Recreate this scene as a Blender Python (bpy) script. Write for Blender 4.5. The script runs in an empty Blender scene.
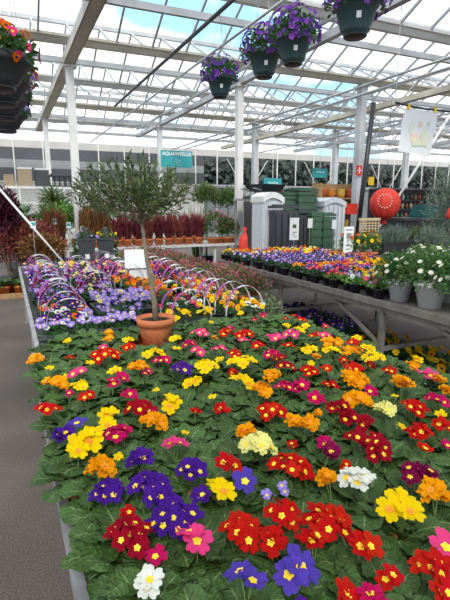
import bpy, math, random
from math import sin, cos, pi, radians, sqrt, exp
from mathutils import Vector, Matrix
RND = random.Random(7)
SC = bpy.context.scene
COL = SC.collection
# ------------------------------------------------------------------ camera
F_PX = 467.0; HC = 1.65; VX, VY = 5.0, 205.0
TH = math.atan((300 - VY) / F_PX); PSI = math.atan((225 - VX) / F_PX * cos(TH))
CR = Vector((cos(PSI), -sin(PSI), 0)); CF = Vector((sin(PSI) * cos(TH), cos(PSI) * cos(TH), -sin(TH)))
CU = CR.cross(CF)
def ray(x, y): return CF + CR * ((x - 225) / F_PX) + CU * ((300 - y) / F_PX)
def atz(x, y, z):
    d = ray(x, y); t = (z - HC) / d.z; return Vector((d.x * t, d.y * t, z))
def aty(x, y, Y):
    d = ray(x, y); t = Y / d.y; return Vector((d.x * t, Y, HC + d.z * t))
def proj(p):
    q = Vector(p) - Vector((0, 0, HC)); d = q.dot(CF)
    if d < 0.05: return (-999, -999, d)
    return (225 + F_PX * q.dot(CR) / d, 300 - F_PX * q.dot(CU) / d, d)
def inframe(p, m=0):
    a, b, d = proj(p); return d > 0.1 and -m <= a <= 450 + m and -m <= b <= 600 + m
cam = bpy.data.cameras.new('camera'); co = bpy.data.objects.new('camera', cam); COL.objects.link(co)
m = Matrix((CR, CU, -CF)).transposed().to_4x4(); m.translation = (0, 0, HC); co.matrix_world = m
cam.sensor_fit = 'VERTICAL'; cam.sensor_height = 36; cam.sensor_width = 27; cam.lens = F_PX / 600 * 36
cam.clip_start = 0.02; cam.clip_end = 500
SC.camera = co
# ------------------------------------------------------------------ materials
MATS = {}
def mat(name, col, rough=0.6, metal=0.0, var=0.0, scale=20.0, bump=0.0, bscale=60.0, spec=0.5, col2=None, trans=0.0, rnd=0.0):
    if name in MATS: return MATS[name]
    m = bpy.data.materials.new(name); m.use_nodes = True; nt = m.node_tree; N = nt.nodes; L = nt.links
    b = N['Principled BSDF']; b.inputs['Roughness'].default_value = rough; b.inputs['Metallic'].default_value = metal
    b.inputs['Specular IOR Level'].default_value = spec
    c = (*col, 1); b.inputs['Base Color'].default_value = c
    out = None
    if var or col2:
        tc = N.new('ShaderNodeTexCoord'); no = N.new('ShaderNodeTexNoise'); no.inputs['Scale'].default_value = scale; no.inputs['Detail'].default_value = 4
        L.new(tc.outputs['Object'], no.inputs['Vector'])
        r = N.new('ShaderNodeValToRGB'); r.color_ramp.elements[0].position = .32; r.color_ramp.elements[1].position = .68
        c2 = col2 or tuple(x * (1 - var) for x in col)
        c1 = tuple(min(1, x * (1 + var * .6)) for x in col) if not col2 else col
        r.color_ramp.elements[0].color = (*c2, 1); r.color_ramp.elements[1].color = (*c1, 1)
        L.new(no.outputs['Fac'], r.inputs['Fac']); out = r.outputs['Color']
    if rnd:
        oi = N.new('ShaderNodeObjectInfo'); h = N.new('ShaderNodeHueSaturation')
        mr = N.new('ShaderNodeMapRange'); mr.inputs['To Min'].default_value = 1 - rnd; mr.inputs['To Max'].default_value = 1 + rnd
        L.new(oi.outputs['Random'], mr.inputs['Value']); L.new(mr.outputs['Result'], h.inputs['Value'])
        mh = N.new('ShaderNodeMath'); mh.operation = 'MULTIPLY_ADD'; mh.inputs[1].default_value = rnd * .12; mh.inputs[2].default_value = .5 - rnd * .06
        L.new(oi.outputs['Random'], mh.inputs[0]); L.new(mh.outputs[0], h.inputs['Hue'])
        if out: L.new(out, h.inputs['Color'])
        else: h.inputs['Color'].default_value = c
        out = h.outputs['Color']
    if out: L.new(out, b.inputs['Base Color'])
    if bump:
        tc = N.new('ShaderNodeTexCoord'); no = N.new('ShaderNodeTexNoise'); no.inputs['Scale'].default_value = bscale
        L.new(tc.outputs['Object'], no.inputs['Vector'])
        bp = N.new('ShaderNodeBump'); bp.inputs['Strength'].default_value = bump; bp.inputs['Distance'].default_value = .01
        L.new(no.outputs['Fac'], bp.inputs['Height']); L.new(bp.outputs[0], b.inputs['Normal'])
    if trans:
        tr = N.new('ShaderNodeBsdfTranslucent'); tr.inputs['Color'].default_value = c
        if out: L.new(out, tr.inputs['Color'])
        mx = N.new('ShaderNodeMixShader'); mx.inputs[0].default_value = trans
        L.new(b.outputs[0], mx.inputs[1]); L.new(tr.outputs[0], mx.inputs[2]); L.new(mx.outputs[0], N['Material Output'].inputs['Surface'])
    MATS[name] = m; return m
def leaf_mat(name, col, vein, rnd=.15):
    m = bpy.data.materials.new(name); m.use_nodes = True; nt = m.node_tree; N = nt.nodes; L = nt.links
    b = N['Principled BSDF']; b.inputs['Roughness'].default_value = .5; b.inputs['Specular IOR Level'].default_value = .3
    uv = N.new('ShaderNodeUVMap'); sp = N.new('ShaderNodeSeparateXYZ'); L.new(uv.outputs[0], sp.inputs[0])
    def M(op, a, bb=None, c=None):
        n = N.new('ShaderNodeMath'); n.operation = op
        for i, v in enumerate((a, bb, c)):
            if v is None: continue
            if isinstance(v, (int, float)): n.inputs[i].default_value = v
            else: L.new(v, n.inputs[i])
        return n.outputs[0]
    av = M('ABSOLUTE', M('SUBTRACT', sp.outputs['Y'], .5))
    rib = M('LESS_THAN', av, .028)
    side = M('SINE', M('MULTIPLY', M('SUBTRACT', sp.outputs['X'], M('MULTIPLY', av, .55)), 50))
    sv = M('GREATER_THAN', side, .9)
    fac = M('MAXIMUM', rib, M('MULTIPLY', sv, .35))
    tc = N.new('ShaderNodeTexCoord'); no = N.new('ShaderNodeTexNoise'); no.inputs['Scale'].default_value = 25; L.new(tc.outputs['Object'], no.inputs['Vector'])
    mr0 = N.new('ShaderNodeMix'); mr0.data_type = 'RGBA'; L.new(no.outputs['Fac'], mr0.inputs['Factor'])
    mr0.inputs[6].default_value = (*[x * .6 for x in col], 1); mr0.inputs[7].default_value = (*[x * 1.45 for x in col], 1)
    mx = N.new('ShaderNodeMix'); mx.data_type = 'RGBA'; L.new(fac, mx.inputs['Factor']); L.new(mr0.outputs[2], mx.inputs[6]); mx.inputs[7].default_value = (*vein, 1)
    oi = N.new('ShaderNodeObjectInfo'); h = N.new('ShaderNodeHueSaturation'); mr = N.new('ShaderNodeMapRange')
    mr.inputs['To Min'].default_value = 1 - rnd; mr.inputs['To Max'].default_value = 1 + rnd
    L.new(oi.outputs['Random'], mr.inputs['Value']); L.new(mr.outputs[0], h.inputs['Value']); L.new(mx.outputs[2], h.inputs['Color'])
    L.new(h.outputs[0], b.inputs['Base Color'])
    vo = N.new('ShaderNodeTexVoronoi'); vo.inputs['Scale'].default_value = 110; L.new(tc.outputs['Object'], vo.inputs['Vector'])
    hh = M('ADD', vo.outputs['Distance'], M('MULTIPLY', side, -.25))
    bp = N.new('ShaderNodeBump'); bp.inputs['Strength'].default_value = .55; bp.inputs['Distance'].default_value = .004
    L.new(hh, bp.inputs['Height']); L.new(bp.outputs[0], b.inputs['Normal'])
    tr = N.new('ShaderNodeBsdfTranslucent'); L.new(h.outputs[0], tr.inputs['Color'])
    ms = N.new('ShaderNodeMixShader'); ms.inputs[0].default_value = .18
    L.new(b.outputs[0], ms.inputs[1]); L.new(tr.outputs[0], ms.inputs[2]); L.new(ms.outputs[0], N['Material Output'].inputs['Surface'])
    MATS[name] = m; return m
PRIM = leaf_mat('primrose_leaf', (.055, .112, .026), (.17, .25, .09), .25)
def fmat(n, c, r=.06): return mat('petal_' + n, c, .8, spec=.08, var=.12, scale=60, trans=.25, rnd=r)
PET = {
 'yellow': (.86, .60, .002), 'golden': (.84, .33, .002), 'orange': (.80, .15, .002), 'scarlet': (.52, .010, .006), 'crimson': (.32, .003, .015),
 'dark red': (.20, .004, .008), 'magenta': (.50, .006, .10), 'pink': (.74, .05, .22), 'purple': (.065, .012, .24), 'violet blue': (.095, .055, .40),
 'lilac': (.36, .26, .72), 'white': (.80, .80, .72), 'cream': (.84, .80, .28), 'wine': (.24, .006, .07)}
for k, v in PET.items(): fmat(k, v)
EYE = mat('eye_yellow', (.90, .62, .02), .6); EYEO = mat('eye_orange', (.85, .28, .01), .6); DARKEYE = mat('eye_dark', (.03, .006, .05), .6)
STEM = mat('stem_green', (.16, .26, .08), .6)
TERRA = mat('terracotta', (.52, .155, .055), .75, var=.2, scale=14, bump=.15)
TERRAO = mat('orange_plastic_pot', (.62, .17, .04), .5, var=.1)
SOIL = mat('soil', (.035, .022, .015), .95, var=.4, scale=80, bump=.8, bscale=90)
BLACKP = mat('black_plastic', (.018, .019, .021), .45)
SLATEP = mat('slate_black_plastic', (.03, .036, .045), .4)
CHARC = mat('charcoal_plastic', (.055, .058, .062), .55, var=.1)
TEALP = mat('dark_teal_plastic', (.035, .075, .075), .4, var=.1, scale=5)
GALV = mat('galvanised_steel', (.46, .45, .44), .45, metal=.55, var=.25, scale=9, bump=.05)
BENCHM = mat('weathered_bench_steel', (.25, .225, .20), .55, metal=.3, var=.3, scale=7, bump=.1)
WHITE = mat('white_paint', (.68, .68, .66), .5, var=.1, scale=3)
STEELB = mat('roof_steel', (.52, .53, .54), .5, metal=.2, var=.18, scale=2)
STEELT = mat('roof_steel_tan', (.58, .54, .44), .55, metal=.1, var=.2, scale=2)
STEELW = mat('white_roof_steel', (.70, .69, .66), .5, var=.12, scale=2)
PAPER = mat('white_card', (.80, .80, .78), .7)
LINER = mat('tray_liner', (.66, .67, .68), .6, var=.35, scale=9)
DARKST = mat('dark_steel', (.05, .05, .055), .5, metal=.3)
GREENL = mat('leaf_green', (.06, .16, .035), .5, var=.4, scale=30, trans=.2, rnd=.2)
GREENM = mat('leaf_mid', (.10, .20, .05), .5, var=.4, scale=30, trans=.2, rnd=.15)
OLIVE = mat('leaf_olive', (.105, .155, .045), .5, var=.5, scale=22, trans=.15, rnd=.1)
SILVER = mat('leaf_silver', (.16, .22, .17), .6, var=.35, scale=12, trans=.1)
REDL = mat('leaf_red', (.26, .05, .05), .5, var=.5, scale=10, trans=.15, rnd=.25)
BRONZE = mat('leaf_bronze', (.24, .10, .035), .6, var=.5, scale=12, trans=.1, rnd=.2)
PALML = mat('leaf_palm', (.06, .15, .03), .45, var=.3, scale=8, trans=.1)
LIMEL = mat('leaf_lime', (.22, .42, .07), .5, var=.3, trans=.2, rnd=.1)
BARK = mat('bark', (.21, .17, .12), .85, var=.35, scale=30, bump=.5)
WOODP = mat('pine_board', (.42, .25, .11), .6, var=.3, scale=6)
TEALS = mat('teal_sign_face', (.03, .32, .34), .5)
RED = mat('red_fabric', (.62, .035, .02), .65, var=.15, scale=5)
# ------------------------------------------------------------------ mesh helper
class MB:
    def __init__(s): s.v = []; s.f = []; s.m = []; s.uv = []
    def add(s, vs, fs, mi=0, uvs=None):
        o = len(s.v); s.v += [tuple(v) for v in vs]; s.f += [tuple(i + o for i in f) for f in fs]; s.m += [mi] * len(fs)
        s.uv += uvs if uvs else [(0.2, 0.2)] * len(vs)
    def box(s, c, d, rz=0, mi=0, taper=1.0):
        x, y, z = d[0] / 2, d[1] / 2, d[2] / 2; vs = []
        for k in (-1, 1):
            t = taper if k > 0 else 1.0
            for a, b in ((-1, -1), (1, -1), (1, 1), (-1, 1)):
                px, py = a * x * t, b * y * t
                vs.append((c[0] + px * cos(rz) - py * sin(rz), c[1] + px * sin(rz) + py * cos(rz), c[2] + k * z))
        s.add(vs, [(3, 2, 1, 0), (4, 5, 6, 7), (0, 1, 5, 4), (1, 2, 6, 5), (2, 3, 7, 6), (3, 0, 4, 7)], mi)
    def tube(s, pts, r, n=6, mi=0, cap=True, flat=None):
        P = [Vector(p) for p in pts]; R = r if isinstance(r, (list, tuple)) else [r] * len(P); vs = []
        for i, p in enumerate(P):
            t = (P[min(i + 1, len(P) - 1)] - P[max(i - 1, 0)]).normalized()
            a = Vector((0, 0, 1)) if abs(t.z) < .9 else Vector((1, 0, 0))
            u = t.cross(a).normalized(); w = u.cross(t)
            off = pi / 4 if n == 4 else 0
            for k in range(n):
                an = 2 * pi * k / n + off; vs.append(p + (u * cos(an) * (flat[0] if flat else 1) + w * sin(an) * (flat[1] if flat else 1)) * R[i])
        fs = []
        for i in range(len(P) - 1):
            for k in range(n): fs.append((i * n + k, i * n + (k + 1) % n, (i + 1) * n + (k + 1) % n, (i + 1) * n + k))
        if cap: fs += [tuple(range(n))[::-1], tuple(range((len(P) - 1) * n, len(P) * n))]
        s.add(vs, fs, mi)
    def bar(s, p, q, w, h=None, mi=0):
        h = h or w; s.tube([p, q], 1 / sqrt(2), 4, mi, flat=(w, h))
    def lathe(s, prof, c=(0, 0, 0), n=24, mi=0, sq=0):
        vs = []; fs = []
        for r, z in prof:
            for k in range(n):
                a = 2 * pi * k / n; rr = r * (1 + sq * (1 / max(abs(cos(a)), abs(sin(a))) - 1)) if sq else r
                vs.append((c[0] + rr * cos(a), c[1] + rr * sin(a), c[2] + z))
        for i in range(len(prof) - 1):
            for k in range(n): fs.append((i * n + k, i * n + (k + 1) % n, (i + 1) * n + (k + 1) % n, (i + 1) * n + k))
        s.add(vs, fs, mi)
    def disc(s, c, r, n=20, mi=0, sq=0, ry=None):
        vs = [tuple(c)]
        for k in range(n):
            a = 2 * pi * k / n; rr = r * (1 + sq * (1 / max(abs(cos(a)), abs(sin(a))) - 1)) if sq else r
            vs.append((c[0] + rr * cos(a), c[1] + rr * sin(a), c[2]))
        s.add(vs, [(0, k + 1, (k + 1) % n + 1) for k in range(n)], mi)
    def blade(s, b, d, n, L, w, mi=0, seg=2, bend=0.0, shape=0):
        # a leaf: from b along d, face normal n
        d = Vector(d).normalized(); n = Vector(n); sd = d.cross(n)
        if sd.length < 1e-4: sd = d.cross(Vector((1, 0, 0)))
        sd.normalize(); n = sd.cross(d).normalized(); b = Vector(b); vs = []; fs = []
        if seg == 2:
            m = b + d * L * .5 + n * (bend * .3 * L)
            vs = [b, m + sd * w / 2, b + d * L - n * bend * L * .4, m - sd * w / 2]
            s.add(vs, [(0, 1, 2, 3)], mi, [(0, .5), (.5, 1), (1, .5), (.5, 0)]); return
        for i in range(seg + 1):
            t = i / seg; c = b + d * L * t - n * (bend * L * t * t); ww = w / 2 * (sin(pi * min(1, t * .92 + .08)) ** .7 if shape == 0 else (1 - t) ** .6)
            vs += [c + sd * ww, c - sd * ww]
        for i in range(seg): fs.append((2 * i, 2 * i + 1, 2 * i + 3, 2 * i + 2))
        s.add(vs, fs, mi, [(i // 2 / seg, i % 2) for i in range(len(vs))])
    def mesh(s, name, mats, smooth=True):
        me = bpy.data.meshes.new(name); me.from_pydata(s.v, [], s.f)
        for m_ in (mats if isinstance(mats, (list, tuple)) else [mats]): me.materials.append(m_)
        me.polygons.foreach_set('material_index', s.m); me.polygons.foreach_set('use_smooth', [smooth] * len(s.f))
        ul = me.uv_layers.new(name='UVMap'); d = [0.0] * (2 * len(me.loops)); vi = [0] * len(me.loops); me.loops.foreach_get('vertex_index', vi)
        for i, k in enumerate(vi): d[2 * i], d[2 * i + 1] = s.uv[k]
        ul.data.foreach_set('uv', d); me.update(); return me
    def build(s, name, mats, parent=None, smooth=False, loc=None):
        return inst(name, s.mesh(name, mats, smooth), parent, loc)
def inst(name, me, parent=None, loc=None, rot=None, sc=None):
    o = bpy.data.objects.new(name, me); COL.objects.link(o)
    if parent is not None: o.parent = parent
    if loc is not None: o.location = loc
    if rot is not None: o.rotation_euler = rot
    if sc is not None: o.scale = (sc, sc, sc) if isinstance(sc, (int, float)) else sc
    return o
def tag(o, label, cat, group=None, kind=None):
    n = len(label.split())
    if n > 16 or n < 4: print('LABELLEN', n, label)
    o['label'] = label; o['category'] = cat
    if group: o['group'] = group
    if kind: o['kind'] = kind
    return o
def thing(name, label, cat, loc=(0, 0, 0), rz=0, group=None):
    o = bpy.data.objects.new(name, None); COL.objects.link(o); o.location = loc; o.rotation_euler = (0, 0, rz); o.empty_display_size = .05
    return tag(o, label, cat, group)
def struct(name, mb, m_, parent=None, smooth=False):
    o = mb.build(name, m_, parent, smooth)
    if parent is None: o['kind'] = 'structure'
    return o
ORD = 'first second third fourth fifth sixth seventh eighth ninth tenth eleventh twelfth thirteenth fourteenth fifteenth sixteenth seventeenth eighteenth nineteenth twentieth'.split()
TENS = {2: 'twenty', 3: 'thirty', 4: 'forty'}
def ordn(i):
    if i < 20: return ORD[i]
    t, r = divmod(i + 1, 10)
    return (TENS[t] + '-' + ORD[r - 1]) if r else {3: 'thirtieth', 4: 'fortieth', 2: 'twentieth'}[t]
def on_sphere(r=RND):
    z = r.uniform(-1, 1); a = r.uniform(0, 2 * pi); q = sqrt(1 - z * z); return Vector((q * cos(a), q * sin(a), z))
def bush(mb, c, R, n, L, w, mi=0, zmin=-.5, seg=2, up=.3, r=RND, fill=.55):
    c = Vector(c)
    for _ in range(n):
        d = on_sphere(r)
        while d.z < zmin: d = on_sphere(r)
        k = r.uniform(fill, 1.0); p = c + Vector((d.x * R[0], d.y * R[1], d.z * R[2])) * k
        dd = (d + on_sphere(r) * .8 + Vector((0, 0, up))).normalized()
        mb.blade(p, dd, on_sphere(r) + Vector((0, 0, .7)), L * r.uniform(.7, 1.2), w * r.uniform(.7, 1.2), mi, seg, r.uniform(0, .3))
def dome_pt(R, r=RND, zmin=.0):
    d = on_sphere(r)
    while d.z < zmin: d = on_sphere(r)
    return d, Vector((d.x * R[0], d.y * R[1], d.z * R[2]))
def aim(d):  # euler taking +Z to d
    return Vector(d).to_track_quat('Z', 'Y').to_euler()
# ------------------------------------------------------------------ flower meshes
def primrose_mesh(name, color, eye, layers=1, seed=0, with_eye=False, detail=40):
    r = random.Random(seed); mb = MB(); n = detail
    for ly in range(layers):
        rings = [0, .22, .5, .78, 1.0] if n > 25 else [0, .4, 1.0]; vs = [(0, 0, .10 * ly)]; ph0 = r.uniform(0, 1.2) if ly else 0; S = 1 - .25 * ly
        amp = [r.uniform(.85, 1.1) for _ in range(5)]; up = [r.uniform(-.12, .16) for _ in range(5)]
        for q in rings[1:]:
            for k in range(n):
                a = 2 * pi * k / n; x = (5 * a) % (2 * pi); x = x - 2 * pi if x > pi else x; pi_ = int(round(5 * a / (2 * pi))) % 5
                R = (.60 + .40 * abs(cos(x / 2)) ** .55) * amp[pi_] - .13 * exp(-(x / .42) ** 2)
                R = q * (1 + (R - 1) * q) * S
                z = .16 * q * q + up[pi_] * q * q * cos(x / 2) + .07 * sin(x) * q + .16 * ly + (.10 * sin(3 * x + ly) * q if layers > 1 else .03 * sin(2 * x) * q)
                vs.append((R * cos(a + ph0), R * sin(a + ph0), z))
        fs = [(0, k + 1, (k + 1) % n + 1) for k in range(n)]
        for i in range(len(rings) - 2):
            for k in range(n): fs.append((1 + i * n + k, 1 + (i + 1) * n + k, 1 + (i + 1) * n + (k + 1) % n, 1 + i * n + (k + 1) % n))
        mb.add(vs, fs, 0)
    if with_eye: eye_into(mb, .16 * (layers - 1) + .035, 1)
    return mb.mesh(name, [MATS['petal_' + color], eye])
def eye_into(mb, z, mi):
    n = 20; vs = [(0, 0, z - .05)]
    for k in range(n):
        a = 2 * pi * k / n; R = .26 + .045 * cos(5 * a); vs.append((R * cos(a), R * sin(a), z + .03))
    mb.add(vs, [(0, k + 1, (k + 1) % n + 1) for k in range(n)], mi)
FL = {}; FLF = {}; EYES = {}
DOUBLE = {'golden', 'cream', 'wine'}
for c in PET:
    e = EYEO if c in ('golden', 'yellow') else EYE
    FL[c] = [primrose_mesh('primrose_flower', c, e, 2 if c in DOUBLE else 1, s) for s in range(3)]
    FLF[c] = [primrose_mesh('primrose_flower', c, e, 2 if c in DOUBLE else 1, s + 9, True, 20) for s in range(2)]
for nm, mm in (('y', EYE), ('o', EYEO)):
    mb = MB(); eye_into(mb, .04, 0)
    k = len(mb.v)
    mb.lathe([(.07, .02), (.06, .08), (.0, .09)], n=8)
    EYES[nm] = mb.mesh('flower_eye', mm)
def pansy_mesh(name, color, blotch, seed=0):
    r = random.Random(seed); mb = MB()
    for (ang, dist, R, z) in ((60, .42, .55, 0), (120, .42, .55, .02), (5, .42, .46, .05), (175, .42, .46, .05), (270, .42, .58, .09)):
        a0 = radians(ang); cx, cy = dist * cos(a0), dist * sin(a0); n = 12; vs = [(cx * .2, cy * .2, z)]
        for k in range(n):
            a = 2 * pi * k / n; q = R * (1 + .06 * sin(4 * a + seed)); vs.append((cx + q * cos(a), cy + q * sin(a), z + .06 * sin(3 * a) + .05))
        mb.add(vs, [(0, k + 1, (k + 1) % n + 1) for k in range(n)], 0)
    n = 10; vs = [(0, -.05, .2)] + [(.26 * cos(2 * pi * k / n) * (1.2), -.12 + .26 * sin(2 * pi * k / n), .19) for k in range(n)]
    mb.add(vs, [(0, k + 1, (k + 1) % n + 1) for k in range(n)], 1)
    return mb.mesh(name, [MATS['petal_' + color], blotch])
PANSY = {c: pansy_mesh('pansy_flower', c, EYE if c in ('purple', 'violet blue', 'lilac') else (DARKEYE if c in ('golden', 'orange', 'white', 'wine') else EYEO)) for c in PET}
# ------------------------------------------------------------------ leaves of the primroses
def prim_leaf(mb, base, az, L, W, tilt, droop, r, nu=8, nv=6):
    ca, sa = cos(az), sin(az); vs = []; uvs = []
    tw = r.uniform(-.35, .35); k1 = r.uniform(0, 6); cup = r.uniform(-.25, .45); sw = r.uniform(-.5, .5)
    for i in range(nu + 1):
        u = i / nu
        wd = W / 2 * (.13 + .87 * max(0, min(1, (u - .10) / .45)) ** .8) * (max(0, 1 - ((u - .62) / .385) ** 2) ** .5 if u > .62 else 1)
        th = tilt - droop * u * u
        # path integral approx
        x = L * (sin(max(0.01, 1)) and 1) * sum(cos(tilt - droop * ((j + .5) / nu) ** 2) for j in range(i)) / nu
        z = L * sum(sin(tilt - droop * ((j + .5) / nu) ** 2) for j in range(i)) / nu
        for j in range(nv + 1):
            v = j / nv * 2 - 1
            y = v * wd + sw * L * .25 * u * u
            zz = z + wd * (cup * v * v + tw * v * u) + .0035 * sin(9 * u + k1) * sin(5 * v + k1) + .003 * cos(24 * u) * (1 - abs(v) * .3) + (.006 * sin(14 * u + 3 * v + k1) * abs(v) ** 2)
            zz += .004 * abs(v) * (1 if abs(v) < .4 else .8)
            xx = x - sin(th) * wd * cup * v * v * .3
            vs.append((base[0] + xx * ca - y * sa, base[1] + xx * sa + y * ca, base[2] + zz)); uvs.append((u, j / nv))
    fs = []
    for i in range(nu):
        for j in range(nv): a = i * (nv + 1) + j; fs.append((a, a + 1, a + nv + 2, a + nv + 1))
    mb.add(vs, fs, 0, uvs)
def foliage_mesh(seed, n=11, S=1.0, low=False):
    r = random.Random(seed); mb = MB()
    for i in range(n):
        az = i * 2.4 + r.uniform(-.3, .3); t = i / n
        tilt = .35 + .85 * t + r.uniform(-.15, .2); L = (.125 - .045 * t) * r.uniform(.85, 1.15) * S; W = L * r.uniform(.58, .76)
        prim_leaf(mb, (.012 * cos(az), .012 * sin(az), .0), az, L, W, tilt, r.uniform(.7, 1.6), r, 5 if low else 8, 4 if low else 6)
    return mb.mesh('primrose_foliage', PRIM)
FOL = [foliage_mesh(s) for s in range(10)]; FOLL = [foliage_mesh(s + 50, 11, 1.0, True) for s in range(8)]
mb = MB(); mb.lathe([(0.0, 0.0), (.033, 0), (.040, .065), (.046, .066), (.047, .085), (.043, .085), (.041, .072), (0, .072)], n=20)
POT10 = mb.mesh('plant_pot', TERRA)
POT10K = mb.mesh('plant_pot', BLACKP)
# ------------------------------------------------------------------ floor and setting
mb = MB(); mb.box((9, 8, -.05), (50, 44, .1))
FLOOR = mat('worn_concrete', (.128, .103, .086), .8, var=.28, scale=1.3, bump=.25, bscale=120)
nt = FLOOR.node_tree; N = nt.nodes; L = nt.links
b = N['Principled BSDF']; src = b.inputs['Base Color'].links[0].from_socket
n2 = N.new('ShaderNodeTexNoise'); n2.inputs['Scale'].default_value = 110; n2.inputs['Detail'].default_value = 6
tc = N.new('ShaderNodeTexCoord'); L.new(tc.outputs['Object'], n2.inputs['Vector'])
mr = N.new('ShaderNodeMapRange'); mr.inputs['From Min'].default_value = .35; mr.inputs['From Max'].default_value = .65; mr.inputs['To Min'].default_value = .65; mr.inputs['To Max'].default_value = 1.3
L.new(n2.outputs['Fac'], mr.inputs['Value']); hs = N.new('ShaderNodeHueSaturation'); L.new(mr.outputs[0], hs.inputs['Value']); L.new(src, hs.inputs['Color']); L.new(hs.outputs[0], b.inputs['Base Color'])
struct('floor', mb, FLOOR)
# glass
G = bpy.data.materials.new('greenhouse_glass'); G.use_nodes = True; N = G.node_tree.nodes; L = G.node_tree.links; N.remove(N['Principled BSDF'])
tr = N.new('ShaderNodeBsdfTransparent'); tr.inputs[0].default_value = (.97, .98, .98, 1); gl = N.new('ShaderNodeBsdfGlossy'); gl.inputs['Roughness'].default_value = .05
fr = N.new('ShaderNodeFresnel'); fr.inputs[0].default_value = 1.06; mx = N.new('ShaderNodeMixShader'); L.new(fr.outputs[0], mx.inputs[0]); L.new(tr.outputs[0], mx.inputs[1]); L.new(gl.outputs[0], mx.inputs[2]); L.new(mx.outputs[0], N['Material Output'].inputs[0])
X0, X1 = -7.0, 27.0; GZ = 4.78; BAY = 3.2; YB = 22.0
GUT = [10.5 + BAY * k for k in range(-5, 4)]
HAZE = STEELB
for i, gy in enumerate(GUT):
    if i + 1 < len(GUT):
        for s in (0, 1):
            ya, za, yb_, zb = (gy + .06, GZ + .12, gy + BAY / 2, GZ + .92) if s == 0 else (gy + BAY / 2, GZ + .92, gy + BAY - .06, GZ + .12)
            mb = MB(); mb.add([(X0, ya, za), (X1, ya, za), (X1, yb_, zb), (X0, yb_, zb)], [(0, 1, 2, 3)])
            ce = struct('ceiling', mb, G)
            bb = MB(); x = X0 + .35
            while x < X1:
                bb.bar((x, ya, za - .02), (x, yb_, zb - .02), .035, .05); x += .75
            struct('glazing_bars', bb, STEELB, ce)
        mb = MB(); mb.bar((X0, gy + BAY / 2, GZ + .93), (X1, gy + BAY / 2, GZ + .93), .07, .09); struct('ridge_beam', mb, STEELB)
    mb = MB(); c = [(-.13, .13), (-.12, .12), (-.05, .0), (.05, .0), (.12, .12), (.13, .13)]
    vs = [(x, gy + a, GZ + z_) for x in (X0, X1) for a, z_ in c]; n = len(c)
    mb.add(vs, [(k, k + 1, n + k + 1, n + k) for k in range(n - 1)]); mb.box(((X0 + X1) / 2, gy, GZ + .005), (X1 - X0, .10, .02))
    mb.bar((X0, gy - .135, GZ + .12), (X1, gy - .135, GZ + .12), .03, .05)
    g = struct('gutter_beam', mb, STEELT if i % 2 else STEELW)
    mb = MB(); zc = GZ - .30
    mb.bar((X0, gy, zc), (X1, gy, zc), .07, .10); struct('lower_chord', mb, STEELB, g)
    if gy > 12:
        mb = MB(); x = X0; k = 0
        while x < X1 - .5:
            mb.bar((x, gy, zc if k % 2 else GZ), (x + .5, gy, GZ if k % 2 else zc), .025); x += .5; k += 1
        struct('lattice', mb, STEELW, g)
# lengthwise lattice girders
def girder(x, zb, zt, y0, y1, w, m_bot, boxw=None):
    mb = MB(); mb.bar((x, y0, zt), (x, y1, zt), .06, .07); g = struct('roof_beam', mb, STEELB)
    mb = MB(); mb.box((x, (y0 + y1) / 2, zb), (boxw or w, y1 - y0, .09)); mb.box((x - (boxw or w) / 2, (y0 + y1) / 2, zb + .02), (.02, y1 - y0, .13)); mb.box((x + (boxw or w) / 2, (y0 + y1) / 2, zb + .02), (.02, y1 - y0, .13))
    struct('bottom_chord', mb, m_bot, g)
    mb = MB(); y = y0; k = 0
    while y < y1 - .5:
        mb.bar((x, y, zb if k % 2 else zt), (x, y + .64, zt if k % 2 else zb), .028); y += .64; k += 1
    struct('lattice', mb, STEELB, g)
girder(1.40, 4.45, 4.74, -4.0, 20.1, .16, STEELT, .20)
girder(5.25, 4.45, 4.74, -4.0, 20.1, .10, STEELB, .10)
girder(9.15, 4.16, 4.60, -4.0, 20.1, .16, STEELT, .16)
girder(13.0, 4.20, 4.60, -4.0, 20.1, .10, STEELB, .12)
girder(17.0, 4.20, 4.60, -4.0, 20.1, .10, STEELB, .12)
girder(-2.6, 4.45, 4.74, -4.0, 20.1, .10, STEELB, .12)
def column(x, y, w, top, m_):
    mb = MB(); mb.box((x, y, top / 2), (w, w * 1.1, top)); mb.box((x, y, .01), (w * 2, w * 2, .02)); mb.box((x, y, top - .06), (w * 1.8, w * 1.8, .02))
    struct('steel_column', mb, m_)
for (x, y) in ((1.40, 10.5), (5.22, 10.5), (8.86, 10.5), (13.0, 10.5), (-2.6, 10.5), (1.40, 16.9), (5.22, 16.9), (9.1, 16.9), (13, 16.9), (17, 16.9), (17, 10.5)):
    column(x, y, .15 if x < 8 else .19, 4.78 if x > 8 else 4.42, STEELB if x > 8 else STEELW)
# back wall
def band(name, x0, x1, z0, z1, m_, y=YB, d=.08):
    mb = MB(); mb.box(((x0 + x1) / 2, y, (z0 + z1) / 2), (x1 - x0, d, z1 - z0)); return struct(name, mb, m_)
DARKB = mat('dark_screen', (.085, .09, .098), .7, var=.2, scale=.8); MIDB = mat('grey_screen', (.27, .28, .29), .7, var=.15, scale=.8)
WALLW = mat('white_wall_panel', (.50, .49, .46), .6, var=.1, scale=1)
band('wall_back', X0, 9.0, 0, 2.62, WALLW)
band('wall_back_panel', X0, 9.0, 2.62, 3.18, DARKB, YB, .1)
band('wall_back_panel', X0, 9.0, 3.18, 3.52, MIDB, YB, .1)
band('wall_back_panel', X0, 9.0, 3.52, 4.0, DARKB, YB, .1)
band('wall_back_panel', X0, X1, 4.0, 4.3, WALLW, YB, .1)
gw = band('window_1', X0, X1, 4.3, 5.6, G, YB, .01)
gw = band('window_2', 9.0, X1, 0.5, 4.0, G, YB, .01)
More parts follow.
